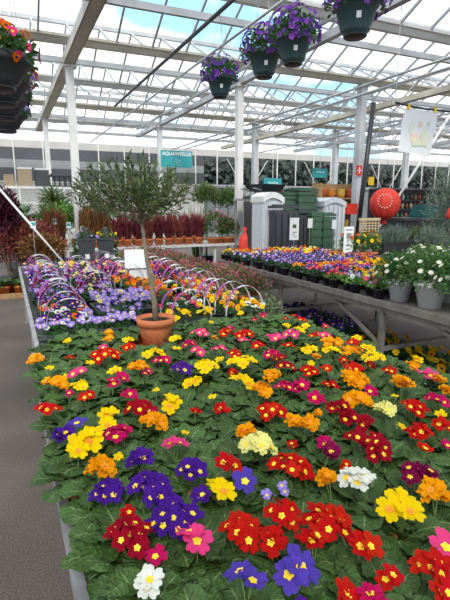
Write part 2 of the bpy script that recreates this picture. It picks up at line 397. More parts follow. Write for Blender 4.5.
band('wall_back_sill', 9.0, X1, 0, .5, MIDB)
mb = MB()
for k in range(30): mb.bar((X0 + .6 + k * 1.15, YB - .06, 0), (X0 + .6 + k * 1.15, YB - .06, 5.6), .05)
for z_ in (2.62, 4.75, 5.2): mb.bar((X0, YB - .06, z_), (X1, YB - .06, z_), .05)
struct('trim_1', mb, STEELW)
mb = MB()
for k in (0, 2, 4):
    x = 10.2 + k * 2.3; mb.bar((x, YB - .15, .4), (x + 2.3, YB - .15, 3.9), .03); mb.bar((x + 2.3, YB - .15, .4), (x, YB - .15, 3.9), .03)
struct('trim_2', mb, STEELW)
for nm, xx in (('wall_left', X0), ('wall_right', X1)):
    mb = MB(); mb.box((xx, 8, .4), (.08, 28, .8)); w = struct(nm, mb, MIDB)
    mb = MB(); mb.box((xx, 8, 2.7), (.01, 28, 3.9)); struct('window_3' if xx < 0 else 'window_4', mb, G)
# outside the far glass: clipped dark hedge and a low grey building
mb = MB(); r = random.Random(3)
HEDGE = mat('hedge_leaf', (.07, .085, .075), .8, var=.4, scale=3)
for _ in range(9000):
    p = (r.uniform(9, 33), 26 + r.uniform(-.5, .5), r.uniform(0, 4.0 + .5 * sin(r.random() * 6)))
    mb.blade(p, on_sphere(r), on_sphere(r), .45, .28)
mb.box((21, 26.3, 2.3), (24, .5, 4.6))
tag(mb.build('hedge', HEDGE), 'dark clipped evergreen hedge beyond the far glass wall', 'hedge')
mb = MB(); mb.box((21, 24.6, 1.3), (24, .5, 2.6)); mb.box((21, 24.6, 2.65), (24.4, .7, .14)); tag(mb.build('low_shed', MIDB), 'long low grey shed standing outside in front of the dark hedge', 'shed')
# ------------------------------------------------------------------ benches
DARKLIN = mat('dark_bench_liner', (.07, .065, .06), .8, var=.3, scale=8)
def bench(name, label, x0, x1, y0, y1, z, m_, legs, liner=True, brace=True, rail=.028, lowbar=True):
    t = thing(name, label, 'bench', ((x0 + x1) / 2, (y0 + y1) / 2, 0)); cx, cy = (x0 + x1) / 2, (y0 + y1) / 2; w, d = x1 - x0, y1 - y0
    mb = MB(); mb.box((0, 0, z - .02), (w, d, .03)); mb.build('bench_top', DARKLIN if liner == 2 else LINER if liner else m_, t)
    mb = MB()
    for s in (-1, 1):
        mb.bar((s * w / 2, -d / 2, z - .01), (s * w / 2, d / 2, z - .01), rail, .06); mb.bar((-w / 2, s * d / 2, z - .01), (w / 2, s * d / 2, z - .01), rail, .06)
        mb.bar((s * (w / 2 - .03), -d / 2, z - .07), (s * (w / 2 - .03), d / 2, z - .07), .04)
    mb.build('rim_rail', m_, t)
    for ly in legs:
        for s in (-1, 1):
            mb = MB(); mb.bar((s * (w / 2 - .05), ly - cy, 0), (s * (w / 2 - .05), ly - cy, z - .06), .045); mb.box((s * (w / 2 - .05), ly - cy, .005), (.09, .09, .01)); mb.build('leg', m_, t)
        mb = MB(); mb.bar((-w / 2 + .05, ly - cy, z - .09), (w / 2 - .05, ly - cy, z - .09), .045)
        if lowbar: mb.bar((-w / 2 + .05, ly - cy, .3), (w / 2 - .05, ly - cy, .3), .04)
        mb.build('crossbar', m_, t)
        if brace:
            mb = MB(); mb.bar((-w / 2 + .05, ly - cy, .33), (-w / 2 + .05, ly - cy + .75, z - .08), .03); mb.build('brace', m_, t)
    return t
TZ = .76
bench('display_bench', 'near galvanised bench crowded with mixed primroses beside the open aisle', .085, 1.82, -.3, 2.96, TZ, GALV, (0.1, 1.5, 2.8), brace=False)
bench('display_bench', 'galvanised bench carrying pansy packs with arched carry handles', .11, 1.84, 3.0, 7.3, TZ, GALV, (3.2, 5.2, 7.1), brace=False, liner=2)
bench('display_bench', 'long weathered steel bench of violas with a diagonal leg brace', 3.10, 4.85, 1.6, 6.95, TZ, BENCHM, (1.9, 3.27, 5.1, 6.6), liner=False)
bench('display_bench', 'dark bench behind the violas holding the lavender trough', 5.9, 7.9, 3.2, 7.6, TZ, BENCHM, (3.4, 5.4, 7.4), liner=False, brace=False)
bench('display_bench', 'white bench at the back lined with orange pots', .75, 5.55, 10.15, 11.2, .74, WHITE, (), liner=False, brace=False)
t = bpy.data.objects[-1] if False else None
for o in list(COL.objects):
    if o.get('label') == 'white bench at the back lined with orange pots':
        for lx in (-2.3, -1.1, .1, 1.3, 2.3):
            for s in (-1, 1):
                mb = MB(); mb.bar((lx, s * .45, 0), (lx, s * .45, .68), .05); mb.build('leg', WHITE, o)
bench('display_bench', 'low timber bench of pink flowering heathers behind the arched handles', 1.98, 2.95, 5.0, 9.3, .30, mat('timber', (.22, .14, .08), .7, var=.3, scale=8), (5.2, 7.1, 9.1), liner=False, brace=False, lowbar=False)
# ------------------------------------------------------------------ the primrose bed
# (pixel x, pixel y, colour, width in px, flowers)
CL = """37 359 g 17;49 367 y 10;56 383 g 24;70 358 s 9;79 373 p 20;79 386 y 20;70 393 m 8;86 397 s 18;49 410 s 22;77 424 v 16;63 434 u 20;106 416 y 20;107 426 y 18;
88 443 y 36;118 434 m 28;140 409 c 28;128 395 m 14;113 383 m 14;122 377 m 14;105 356 s 28;128 348 s 13;103 347 p 10;138 367 g 20;114 370 y 13;146 372 m 12;
148 355 y 12;145 420 g 10;175 339 y 15;200 333 p 18;224 333 s 13;243 335 s 20;258 346 s 15;274 338 p 18;293 335 p 18;198 351 p 14;218 350 p 16;234 354 s 15;156 353 y 18;
162 360 m 18;182 369 u 22;206 367 y 26;243 363 y 28;194 382 y 20;274 377 g 18;243 382 y 24;262 391 g 22;285 387 m 20;297 386 m 14;270 355 m 16;279 358 c 14;286 366 c 18;
272 410 s 28;173 403 y 24;156 388 y 7;157 422 g 22;176 445 p 24;223 410 s 16;195 411 s 10;247 432 g 18;257 446 e 34;295 422 g 18;293 444 s 9;153 412 m 10;
309 372 s 20;325 369 s 14;314 335 s 12;325 336 p 12;331 343 g 20;331 351 y 20;308 350 y 18;311 363 y 7;352 352 g 20;367 348 y 14;373 358 y 24;353 343 s 10;354 369 s 20;355 381 g 26;
390 371 s 14;402 385 g 22;413 366 g 16;427 377 p 20;438 379 g 12;446 391 g 14;330 386 s 16;371 392 m 12;355 402 g 28;303 386 m 14;315 399 m 18;337 408 c 22;350 417 c 22;363 422 c 20;
307 423 g 20;385 410 e 22;415 408 s 26;437 400 m 22;442 425 s 20;419 433 s 24;328 444 m 20;358 438 c 24;377 444 c 28;447 444 m 12;
78 452 y 20;100 470 g 36;107 493 u 34;138 458 u 24;148 485 u 40;130 535 c 46;127 513 s 14;147 582 w 26;192 470 u 34;160 498 u 34;175 520 u 55;223 490 y 40;228 464 s 26;245 483 v 26;
267 493 l 18;284 487 l 14;290 467 s 42;193 543 p 42;240 532 s 44;283 515 s 38;273 538 s 30;247 582 v 46;291 573 v 48;157 556 m 20;305 472 s 16;325 478 g 18;358 480 w 36;416 475 i 38;
437 495 g 34;403 510 y 52;328 522 s 48;312 540 s 30;363 547 s 34;387 578 s 28;432 567 s 38;446 547 p 32;375 598 m 30;347 600 s 30;378 452 c 26;330 452 i 18;445 590 s 26;300 600 u 14;
343 360 s 9;212 395 y 9;232 372 s 9;318 412 g 8;402 425 y 8;90 363 y 9;66 375 y 7;185 430 y 8;345 465 s 10;200 495 u 18;118 455 y 10;425 448 s 12;395 395 y 8;440 412 y 10"""
CN = dict(y='yellow', g='golden', s='scarlet', c='crimson', m='magenta', p='pink', u='purple', v='violet blue', l='lilac', w='white', e='cream', i='wine')
FZ = .905
plants = []
for it in CL.replace('\n', '').split(';'):
    a, b_, c, w = it.split(); a, b_, w = float(a), float(b_), float(w)
    p = atz(a, b_, FZ); d = proj(p)[2]; R = w / 2 / F_PX * d
    plants.append(dict(f=p.copy(), p=p.copy(), c=CN[c], R=R * (1.12 if b_ < 450 else 1.08 if c in 'sc' else 1.0)))
XL, XR, YN, YF = .135, 1.78, .35, 2.90
def blocked(x, y): return (x - .76) ** 2 + (y - 2.66) ** 2 < .20 ** 2
# leafy fill plants
rb = random.Random(11); tries = 0
while tries < 9000:
    tries += 1; x, y = rb.uniform(XL, XR), rb.uniform(YN, YF)
    if blocked(x, y) or not inframe((x, y, .9), 12): continue
    if all((q['p'].x - x) ** 2 + (q['p'].y - y) ** 2 > .107 ** 2 for q in plants): 
        fl_ = y > 1.55 and rb.random() < .45
        plants.append(dict(f=Vector((x, y, FZ)) if fl_ else None, p=Vector((x, y, 0)), c=rb.choice(['yellow', 'yellow', 'golden', 'scarlet', 'scarlet', 'crimson', 'magenta', 'pink', 'dark red']) if fl_ else None, R=rb.uniform(.02, .042)))
for it in range(60):
    for i, q in enumerate(plants):
        for k in range(i):
            o = plants[k]; dx = q['p'].x - o['p'].x; dy = q['p'].y - o['p'].y; dd = sqrt(dx * dx + dy * dy) + 1e-6
            if dd < .094:
                s = (.094 - dd) / 2 * .8 / dd; q['p'].x += dx * s; q['p'].y += dy * s; o['p'].x -= dx * s; o['p'].y -= dy * s
        q['p'].x = min(XR, max(XL, q['p'].x)); q['p'].y = min(YF, max(YN, q['p'].y))
        dx = q['p'].x - .76; dy = q['p'].y - 2.68; dd = sqrt(dx * dx + dy * dy)
        if dd < .2 and dd > 0: q['p'].x += dx / dd * (.2 - dd); q['p'].y += dy / dd * (.2 - dd)
plants.sort(key=lambda q: q['p'].y)
STRIPS = ['along the aisle rail', 'just inside the aisle rail', 'down the bench middle', 'just inside the far rail', 'along the far rail']
cnt = {}
PRG = 'primroses in pots on the near bench'
def flower_cluster(t, origin, flowers, R, color, near, size, n, name='flower', dome=.4):
    """n flowers filling a disc of radius R around local origin"""
    out = []
    for i in range(n):
        rr = (R - size * .7) * sqrt((i + .35) / n) if n > 1 else 0
        rr = max(0, rr); a = i * 2.39996 + origin[3]
        ox, oy = rr * cos(a), rr * sin(a)
        q = rr / max(R, 1e-3)
        z = origin[2] + dome * R * (1 - q * q) + (.006 if i % 2 else 0) + RND.uniform(-.004, .004)
        d = Vector((ox / R * .9 + RND.uniform(-.3, .3), oy / R * .9 + RND.uniform(-.35, .25) - .18, 1))
        e = aim(d); o = inst(name, RND.choice(flowers), t, (origin[0] + ox, origin[1] + oy, z), e, size * RND.uniform(.88, 1.1))
        out.append(o)
    return out
for q in plants:
    p = q['p']; near = p.y < 1.75 and proj((p.x, p.y, .9))[2] < 2.1
    si = min(4, int((p.x - XL) / (XR - XL + .001) * 5)); c = q['c'] or 'green'
    key = (c, si); i = cnt.get(key, 0); cnt[key] = i + 1
    cw = {'green': 'leafy unopened'}.get(c, c)
    lab = '%s primrose, %s such plant from the camera end %s' % (cw, ordn(i), STRIPS[si])
    t = thing('potted_primrose', lab, 'flower', (p.x, p.y, TZ - .005), RND.uniform(0, 6.28) if q['f'] is None else 0, PRG)
    inst('plant_pot', POT10 if RND.random() < .75 else POT10K, t)
    sc_ = RND.uniform(.85, 1.12)
    fo = inst('foliage', RND.choice(FOL if near else FOLL), t, (0, 0, .068), (0, 0, RND.uniform(0, 6.28)), (sc_ * 1.12, sc_ * 1.12, sc_ * .78))
    if q['f'] is not None:
        f = q['f']; R = q['R'] * 1.12; base = .0315
        size = min(R, RND.uniform(.9, 1.15) * base * (1.18 if c in ('yellow', 'violet blue', 'pink', 'golden') and near else .92))
        size = max(size, .013); n = max(1, min(10, int(round((R / size) ** 2 * (1.1 if c in ('yellow', 'violet blue', 'pink') else 1.55)))))
        if c == 'lilac': size = .015; n = max(3, n)
        if c == 'purple' and R > .035: n += 2
        fl = flower_cluster(t, (f.x - p.x, f.y - p.y, FZ - TZ - .01, RND.uniform(0, 6)), FL[c] if near else FLF[c], max(R, size * .8), c, near, size, n)
        if near:
            for o in fl: inst('flower_centre', EYES['o' if c in ('golden', 'yellow') else 'y'], o, (0, 0, .16 if c in DOUBLE else .0))
        mb = MB()
        for o in fl:
            e = o.location; mb.tube([(0, 0, .08), (e.x * .6, e.y * .6, .08 + (e.z - .08) * .7), tuple(e)], .0016, 4, cap=False)
        mb.build('stalks', STEM, t, True)
mb = MB()
# ------------------------------------------------------------------ olive tree in terracotta pot
TX, TY = .79, 2.74
mb = MB(); mb.lathe([(0, 0), (.13, 0), (.165, .035), (.160, .038), (.13, .012), (0, .012)], n=40)
tag(mb.build('pot_saucer', TERRA, None, True, loc=(.715, 2.79, TZ)), 'wide terracotta saucer underneath the potted olive tree', 'saucer')
t = thing('olive_tree', 'small olive tree with bushy crown in terracotta pot among the primroses', 'tree', (TX, TY, TZ + .013))
PT = MB(); PT.lathe([(0, 0), (.083, 0), (.103, .148), (.103, .150), (.116, .151), (.119, .195), (.110, .197), (.104, .165), (0, .163)], n=40); PT.build('plant_pot', TERRA, t, True)
mb = MB(); mb.disc((0, 0, .172), .105); 
for _ in range(60):
    a = RND.uniform(0, 6.28); q = RND.uniform(0, .09); mb.box((q * cos(a), q * sin(a), .174), (.012, .009, .008), a)
mb.build('soil', SOIL, t)
top = aty(144, 222, TY) - Vector((TX, TY, TZ + .013)); top.y = .05
tk = [Vector((0, 0, .16)), Vector((-.005, .0, .30)), Vector((-.02, .01, .42)), Vector((top.x * .7, .02, .55)), top]
mb = MB(); mb.tube(tk, [.019, .017, .015, .013, .010], 8)
mb.tube([Vector((.012, .0, .16)), Vector((-.004, .018, .33)), Vector((-.01, -.005, .45)), Vector((top.x * .75 + .01, .035, .56))], [.011, .011, .009, .007], 7); mb.build('trunk', BARK, t, True)
ro = random.Random(5); br = MB(); lf = MB()
cc = aty(134, 201, TY + .02) - Vector((TX, TY, TZ + .013))
for i in range(85):
    d = on_sphere(ro); d.z = abs(d.z) * .9 - .28
    a = top + Vector((ro.uniform(-.03, .03), ro.uniform(-.03, .03), ro.uniform(-.02, .08)))
    e = cc + Vector((d.x * .32 * ro.uniform(.55, 1.1), d.y * .26 * ro.uniform(.6, 1.1), d.z * .21 * ro.uniform(.6, 1.15) + .0))
    m_ = (a + e) / 2 + Vector((0, 0, -.02 + .03 * ro.random()))
    e2 = e + (e - m_).normalized() * .06 + Vector((0, 0, .07))
    pts = [a, m_, e, e2]; br.tube(pts, [.0035, .0025, .0018, .001], 4, cap=False)
    for s0, s1 in ((m_, e), (e, e2)):
        nn = 15 if s0 is m_ else 13
        for k in range(nn):
            u = k / nn; q = s0.lerp(s1, u); ax = (s1 - s0).normalized()
            dd = (ax * .9 + on_sphere(ro) * .9).normalized()
            lf.blade(q, dd, on_sphere(ro), ro.uniform(.038, .062), ro.uniform(.008, .013), 0, 2, .1)
br.build('branches', BARK, t, True); lf.build('foliage', OLIVE, t)
mb = MB(); 
# ------------------------------------------------------------------ bedding packs with arched handles
PK = MB(); PK.lathe([(0, 0), (.13, 0), (.15, .055), (.153, .055), (.150, .05), (.13, .03), (0, .03)], n=16, sq=.9)
PACKTRAY = PK.mesh('tray', BLACKP)
VIO = mat('violet_print', (.42, .05, .36), .35)
HW = mat('handle_white', (.80, .79, .80), .35)
def arc_mesh(w, h, a0, a1, half, dz=0.0, n=18, th=.0015):
    mb = MB(); vs = []; fs = []
    for i in range(n + 1):
        a = a0 + (a1 - a0) * i / n; x, z = -w * cos(a), h * sin(a) ** .8 if sin(a) > 0 else 0
        nx, nz = -cos(a), sin(a)
        for s in (-1, 1):
            for q in (0, 1): vs.append((x + nx * (q * th + dz), s * half, z + nz * (q * th + dz)))
    for i in range(n):
        o = 4 * i; p = o + 4
        fs += [(o, o + 2, p + 2, p), (o + 1, p + 1, p + 3, o + 3), (o, p, p + 1, o + 1), (o + 2, o + 3, p + 3, p + 2)]
    mb.add(vs, fs); return mb
HANDLE = arc_mesh(.158, .24, 0, pi, .015).mesh('carry_handle', HW)
SLEEVE = arc_mesh(.158, .24, .35, 1.2, .0165, .001).mesh('printed_sleeve', VIO)
def small_fol(seed, R=(.14, .1, .05), n=150, L=.035, w=.016, m_=GREENL):
    r = random.Random(seed); mb = MB(); bush(mb, (0, 0, .04), R, n, L, w, zmin=-.1, r=r); return mb.mesh('foliage', m_)
PKF = [small_fol(s) for s in range(4)]
def pack(x, y, cols, handle, label, group, nf=9, rz=0, fs=.027, cat='pansy'):
    t = thing('pansy_pack', label, cat, (x, y, TZ), rz + RND.uniform(-.12, .12), group)
    inst('tray', PACKTRAY, t, sc=(1.15, .72, 1)); inst('foliage', RND.choice(PKF), t, (0, 0, .03), None, (1.2, 1.15, 1.05))
    for i in range(nf):
        px, py = RND.uniform(-.17, .17), RND.uniform(-.105, .105)
        inst('flower', PANSY[RND.choice(cols)], t, (px, py, .11 + RND.uniform(0, .045)), aim((RND.uniform(-.5, .5), RND.uniform(-1.3, -.1), 1)), fs * RND.uniform(.85, 1.15))
    if handle:
        h = inst('carry_handle', HANDLE, t, (0, 0, .04), (RND.uniform(-.16, .12), 0, 0), (1, 1, RND.uniform(.9, 1.1))); inst('printed_sleeve', SLEEVE, h)
        if RND.random() < .6: inst('printed_sleeve', SLEEVE, h, rot=(0, 0, pi))
rows = [
 (.33, 3.30, 18, 'aisle rail', lambda y: (['white', 'purple', 'lilac', 'purple', 'orange'] if y < 3.7 else ['purple', 'lilac', 'purple', 'wine', 'lilac'] if y < 6.2 else ['yellow', 'yellow', 'lilac', 'purple']), lambda y: y < 6.6),
 (.73, 3.30, 18, 'inner', lambda y: (['lilac', 'lilac', 'violet blue'] if y < 4.3 else ['purple', 'lilac', 'wine', 'cream'] if y < 6 else ['yellow', 'white', 'purple']), lambda y: y > 4.25 and y < 6.3),
 (1.15, 4.25, 14, 'third', lambda y: (['orange', 'orange', 'golden', 'wine'] if y < 5.2 else ['wine', 'purple', 'pink', 'cream', 'purple']), lambda y: y > 4.6),
 (1.60, 3.12, 19, 'far rail', lambda y: (['yellow', 'yellow', 'golden', 'white'] if y < 3.6 else ['white', 'golden', 'orange', 'yellow', 'pink'] if y < 4.6 else ['wine', 'purple', 'orange', 'dark red', 'purple']), lambda y: True)]
RN = {'aisle rail': 'in the aisle row', 'inner': 'in the second row', 'third': 'in the third row', 'far rail': 'in the far rail row'}
for (x, y0, n, nm, cf, hf) in rows:
    for i in range(n):
        y = y0 + i * .2
        if nm == 'inner' and 3.6 < y < 4.2 or nm == 'inner' and y < 3.5: continue
        if y > 6.75 and nm != 'inner' or y > 6.5: continue
        cs = cf(y); lab = '%s and %s pansy pack, %s from the camera %s' % (cs[0], next((c for c in cs if c != cs[0]), 'green'), ordn(i), RN[nm])
        pack(x + (RND.uniform(-.02, .02)), y, cs, hf(y), lab, 'pansy packs on the second bench', 15)
# extra yellow / white ones filling between rows near the bed
for i, (x, y, cs, h) in enumerate([(1.18, 3.15, ['yellow', 'golden', 'yellow'], True), (1.18, 3.42, ['white', 'pink', 'white'], True), (1.2, 3.7, ['orange', 'golden', 'wine'], True), (1.17, 4.0, ['orange', 'golden', 'orange'], False)]):
    pack(x, y, cs, h, '%s pansy pack beside the olive pot, %s from the camera' % (cs[0], ORD[i]), 'pansy packs on the second bench', 13)
bl = thing('viola_tray', 'narrow tray of pale blue violas at the near edge of the second bench', 'viola', (.43, 3.09, TZ))
mb = MB(); mb.box((0, 0, .03), (.60, .13, .06)); mb.build('tray', BLACKP, bl)
mb = MB(); bush(mb, (0, 0, .06), (.31, .075, .07), 300, .04, .02, zmin=0); mb.build('foliage', GREENL, bl)
for i in range(70): inst('flower', PANSY['lilac' if RND.random() < .85 else 'white'], bl, (RND.uniform(-.31, .31), RND.uniform(-.075, .075), .145 + RND.uniform(-.012, .02)), aim((RND.uniform(-.4, .4), RND.uniform(-1, -.1), 1)), .022)
bl = thing('viola_tray', 'black tray of dense pale blue lilac violas without handles', 'viola', (.82, 3.86, TZ))
mb = MB(); mb.box((0, 0, .03), (.46, .44, .06)); mb.build('tray', BLACKP, bl)
mb = MB(); bush(mb, (0, 0, .06), (.23, .22, .07), 430, .04, .02, zmin=0); mb.build('foliage', GREENL, bl)
for i in range(95):
    px, py = RND.uniform(-.23, .23), RND.uniform(-.22, .22)
    inst('flower', PANSY['lilac' if RND.random() < .93 else 'cream'], bl, (px, py, .15 + RND.uniform(-.012, .015)), aim((RND.uniform(-.4, .4), RND.uniform(-1, -.1), 1)), .027)
# plant label tag and price cards
def card(name, label, P, w, h, stick, rz=0, marks=(), tilt=0, m_=PAPER, cat='sign'):
    t = thing(name, label, cat, P, rz); mb = MB(); mb.box((0, 0, stick + h / 2), (w, .006, h)); c = mb.build('card', m_, t)
    if stick > 0:
        mb = MB(); mb.tube([(0, .008, 0), (0, .008, stick + h * .5)], .005, 6); mb.build('stick', GALV, t)
    for (mx_, mz, mw, mh, col) in marks:
        mb = MB(); mb.box((mx_ * w, -.0045, stick + mz * h), (mw * w, .002, mh * h)); mb.build('print', mat('ink_%02d%02d%02d' % tuple(int(v * 99) for v in col), col, .6), c)
    t.rotation_euler[0] = tilt; return t
GRY = (.25, .25, .27)
p = aty(71, 330, 3.05)
card('plant_label', 'small white plant label at the near corner of the second bench', (.80, 3.1, TZ), .035, .06, .05, .2)
P = aty(139, 285, 4.9)
card('price_card', 'blank white upright card holder among the orange pansies', (P.x, 4.9, TZ), .2, .21, 0.0, -.1, cat='card')
card('price_card', 'second blank white card tilted above the upright card holder', (P.x - .01, 4.96, TZ), .24, .20, .22, -.3, tilt=-.08, cat='card')
# tall dark planters with ivy at the end of the second bench
for i, (px, lab) in enumerate([(88, 'tall charcoal square planter nearer the aisle, with small white label'), (107, 'tall charcoal square planter with white label, nearer the upright cards')]):
    P = aty(px, 268, 6.95); t = thing('square_planter', lab, 'planter', (P.x, 6.95, TZ), -.2, 'tall charcoal planters on the second bench')
    mb = MB(); mb.lathe([(0, 0), (.085, 0), (.125, .40), (.135, .40), (.135, .43), (.12, .43), (.115, .38), (0, .38)], n=4 * 6, sq=.9); mb.build('planter_body', CHARC, t)
    mb = MB(); mb.box((.01, -.118, .17), (.06, .004, .07)); o = mb.build('label', PAPER, t); o.rotation_euler = (0, 0, 0)
    mb = MB(); bush(mb, (0, 0, .42), (.14, .12, .08), 160, .05, .03, zmin=-.1)
    for k in range(110):
        a = RND.uniform(.0, 1.6) if i else RND.uniform(2.2, 3.6); z_ = RND.uniform(.02, .42); mb.blade((.16 * cos(a), .16 * sin(a) - .06, z_), on_sphere(), on_sphere(), .06, .04)
    mb.build('ivy', GREENL, t)
    for k in range(8): inst('flower', PANSY['yellow' if i else 'lilac'], t, (RND.uniform(-.15, .17), -.06, .47 + RND.uniform(-.03, .03)), aim((0, -1, .6)), .022)
    t2 = thing('garden_figure', 'dark stone figure sitting on the %s charcoal planter' % ('card side' if i else 'aisle side'), 'ornament', (P.x, 6.9, TZ + .405), 0, 'stone figures on charcoal planters')
    mb = MB(); mb.lathe([(0, 0), (.05, .0), (.055, .04), (.035, .09), (.022, .105), (.036, .13), (.03, .165), (0, .175)], n=14); mb.build('figure_body', mat('dark_stone', (.09, .09, .09), .8, var=.3), t2, True)
# ------------------------------------------------------------------ viola bench
VB = MB(); VB.lathe([(0, 0), (.045, 0), (.058, .085), (.064, .085), (.064, .10), (.055, .10), (.053, .085), (0, .085)], n=14)
VPOT = VB.mesh('plant_pot', BLACKP); VPOTT = VB.mesh('plant_pot', TERRAO)
VF = [small_fol(s + 20, (.085, .085, .085), 130, .035, .017) for s in range(5)]
VFL = [small_fol(s + 30, (.085, .085, .085), 130, .045, .02, LIMEL) for s in range(3)]
def viola(x, y, z, c, label, group, n=6, hz=.125, fol=None, size=.028, pot=VPOT, name='potted_viola', S=1.0, cat='viola', R=.08):
    t = thing(name, label, cat, (x, y, z), RND.uniform(-.4, .4), group); t.scale = (S, S, S)
    inst('plant_pot', pot, t); inst('foliage', RND.choice(fol or VF), t, (0, 0, .075), (0, 0, RND.uniform(0, 6)), (1.15, 1.15, .75))
    for i in range(n):
        a = i * 2.4 + RND.uniform(-.4, .4); q = R * sqrt((i + .5) / n)
        inst('flower', PANSY[RND.choice(c)], t, (q * cos(a), q * sin(a), hz + .075 - q * .5 + RND.uniform(-.01, .012)), aim((q * cos(a) * 9, q * sin(a) * 9 - .6, 1)), size * RND.uniform(.85, 1.2))
    return t
nx, ny = 9, 21
rowcount = {}
for j in range(ny):
    y = 3.42 + j * .172
    for i in range(nx):
        x = 3.22 + i * .185 + (.05 if j % 2 else 0)
        if x > 4.78 or (y < 3.75 and x > 3.85): continue
        fx = (x - 3.2) / 1.6
        if y < 4.0: c = ['lilac', 'white', 'pink', 'magenta'] if RND.random() < .6 else ['violet blue', 'yellow']
        elif y < 4.9: c = RND.choice([['magenta', 'pink'], ['violet blue', 'lilac'], ['purple', 'violet blue'], ['orange', 'golden']]) if fx < .5 else RND.choice([['golden', 'yellow'], ['purple', 'violet blue']])
        elif y < 6.2: c = RND.choice([['purple', 'violet blue'], ['violet blue', 'purple'], ['lilac', 'purple']]) if fx < .6 else RND.choice([['yellow', 'golden'], ['purple', 'golden'], ['wine', 'orange'], ['purple', 'violet blue']])
        else: c = RND.choice([['yellow', 'cream'], ['yellow', 'golden'], ['purple', 'lilac'], ['orange', 'scarlet']])
        lime = y < 4.15 and i < 2
        k = rowcount.get((c[0], i), 0); rowcount[(c[0], i)] = k + 1
        lab = '%s viola pot, %s %s one from the camera, %s row in from the rail' % (c[0], ordn(k), c[0].split()[0], ORD[i])
        viola(x + RND.uniform(-.01, .01), y, TZ - .003, c, lab, 'viola pots on the long steel bench', 7 if y < 5.2 else 5, fol=VFL if lime else None)
# marguerites in white pots
WP = MB(); WP.lathe([(0, 0), (.095, 0), (.135, .19), (.148, .19), (.150, .225), (.140, .225), (.130, .185), (0, .18)], n=28)
WPOT = WP.mesh('plant_pot', mat('white_pot_plastic', (.80, .80, .78), .45))
def daisy_mesh():
    mb = MB()
    for k in range(11):
        a = 2 * pi * k / 11; mb.blade((.15 * cos(a), .15 * sin(a), 0), (cos(a), sin(a), .12), (0, 0, 1), .85, .42, 0, 3)
    mb.lathe([(.26, .03), (.2, .12), (0, .15)], n=8, mi=1); return mb.mesh('daisy_flower', [MATS['petal_white'], EYE])
DAISY = daisy_mesh()
for i, (x, y, s) in enumerate([(3.36, 2.93, 1.0), (3.34, 3.27, .85), (3.72, 3.02, .9), (3.42, 2.58, 1.0), (3.80, 2.62, .95), (4.1, 2.95, .9), (3.75, 3.4, .9), (4.15, 3.35, .9)]):
    labs = ['white marguerite bush in a big white pot at the bench rail', 'white marguerite in smaller white pot, rail side next to lime green violas', 'white marguerite bush in white pot, directly behind the big rail one', 'white marguerite bush at the rail, nearest the camera', 'white marguerite bush in the second row, nearest the camera', 'white marguerite bush in the third row back, cut by the frame', 'white marguerite bush in the second row beside the violas', 'white marguerite bush in the third row beside the violas']
    t = thing('marguerite_bush', labs[i], 'daisy', (x, y, TZ - .003), i, 'marguerites in white pots'); inst('plant_pot', WPOT, t, sc=s)
    mb = MB(); r = random.Random(i); bush(mb, (0, 0, .31 * s), (.29 * s, .29 * s, .23 * s), 1500, .055, .016, zmin=-.6, r=r, fill=.35); mb.build('foliage', GREENL if i % 2 else GREENM, t)
    for k in range(34):
        d, q = dome_pt((.31 * s, .31 * s, .25 * s), r, -.1); inst('flower', DAISY, t, q + Vector((0, 0, .32 * s)), aim(d + Vector((0, 0, .6))), .024)
# pots of bright primroses on the back edge of the viola bench
for i, (px, c, lab) in enumerate([(350, ['orange', 'yellow', 'scarlet'], 'orange pot of yellow and orange violas beside the leaning cream card'), (361, ['scarlet', 'yellow', 'scarlet'], 'orange pot of scarlet and yellow violas, middle of the three tall ones'), (372, ['yellow', 'golden', 'yellow'], 'orange pot of tall yellow violas beside the lavender trough')]):
    P = atz(px, 263, TZ); t = thing('flower_bowl', lab, 'flower', (P.x - .05, P.y, TZ - .003), i, 'orange pots at the back of the viola bench'); mb = MB()
    mb.lathe([(0, 0), (.08, 0), (.105, .15), (.115, .15), (.115, .18), (.105, .18), (.1, .15), (0, .15)], n=20); mb.build('plant_pot', TERRAO, t, True)
    mb = MB(); bush(mb, (0, 0, .30), (.14, .14, .17), 330, .06, .026, zmin=-.7, fill=.3); mb.build('foliage', GREENM, t)
    for k in range(15):
        d, q = dome_pt((.15, .15, .17), RND, .0); inst('flower', PANSY[RND.choice(c)], t, q + Vector((0, 0, .33)), aim(d + Vector((0, -.4, .3))), .034)
# low floor trays beneath the long bench
lowf = 0
for j in range(13):
    for i in range(2):
        y = 2.55 + j * .24; x = 3.42 + i * .26
        c = ['yellow', 'golden'] if y < 3.9 else ['purple', 'violet blue']
        if 3.75 < y < 4.1: continue
        if not inframe((x, y, .2), 10): continue
        viola(x, y, .002, c, '%s viola on the floor under the bench, %s from camera, %s file' % (c[0], ordn(j), ('rail side', 'inner')[i]), 'violas on the floor under the bench', 5, S=1.5)
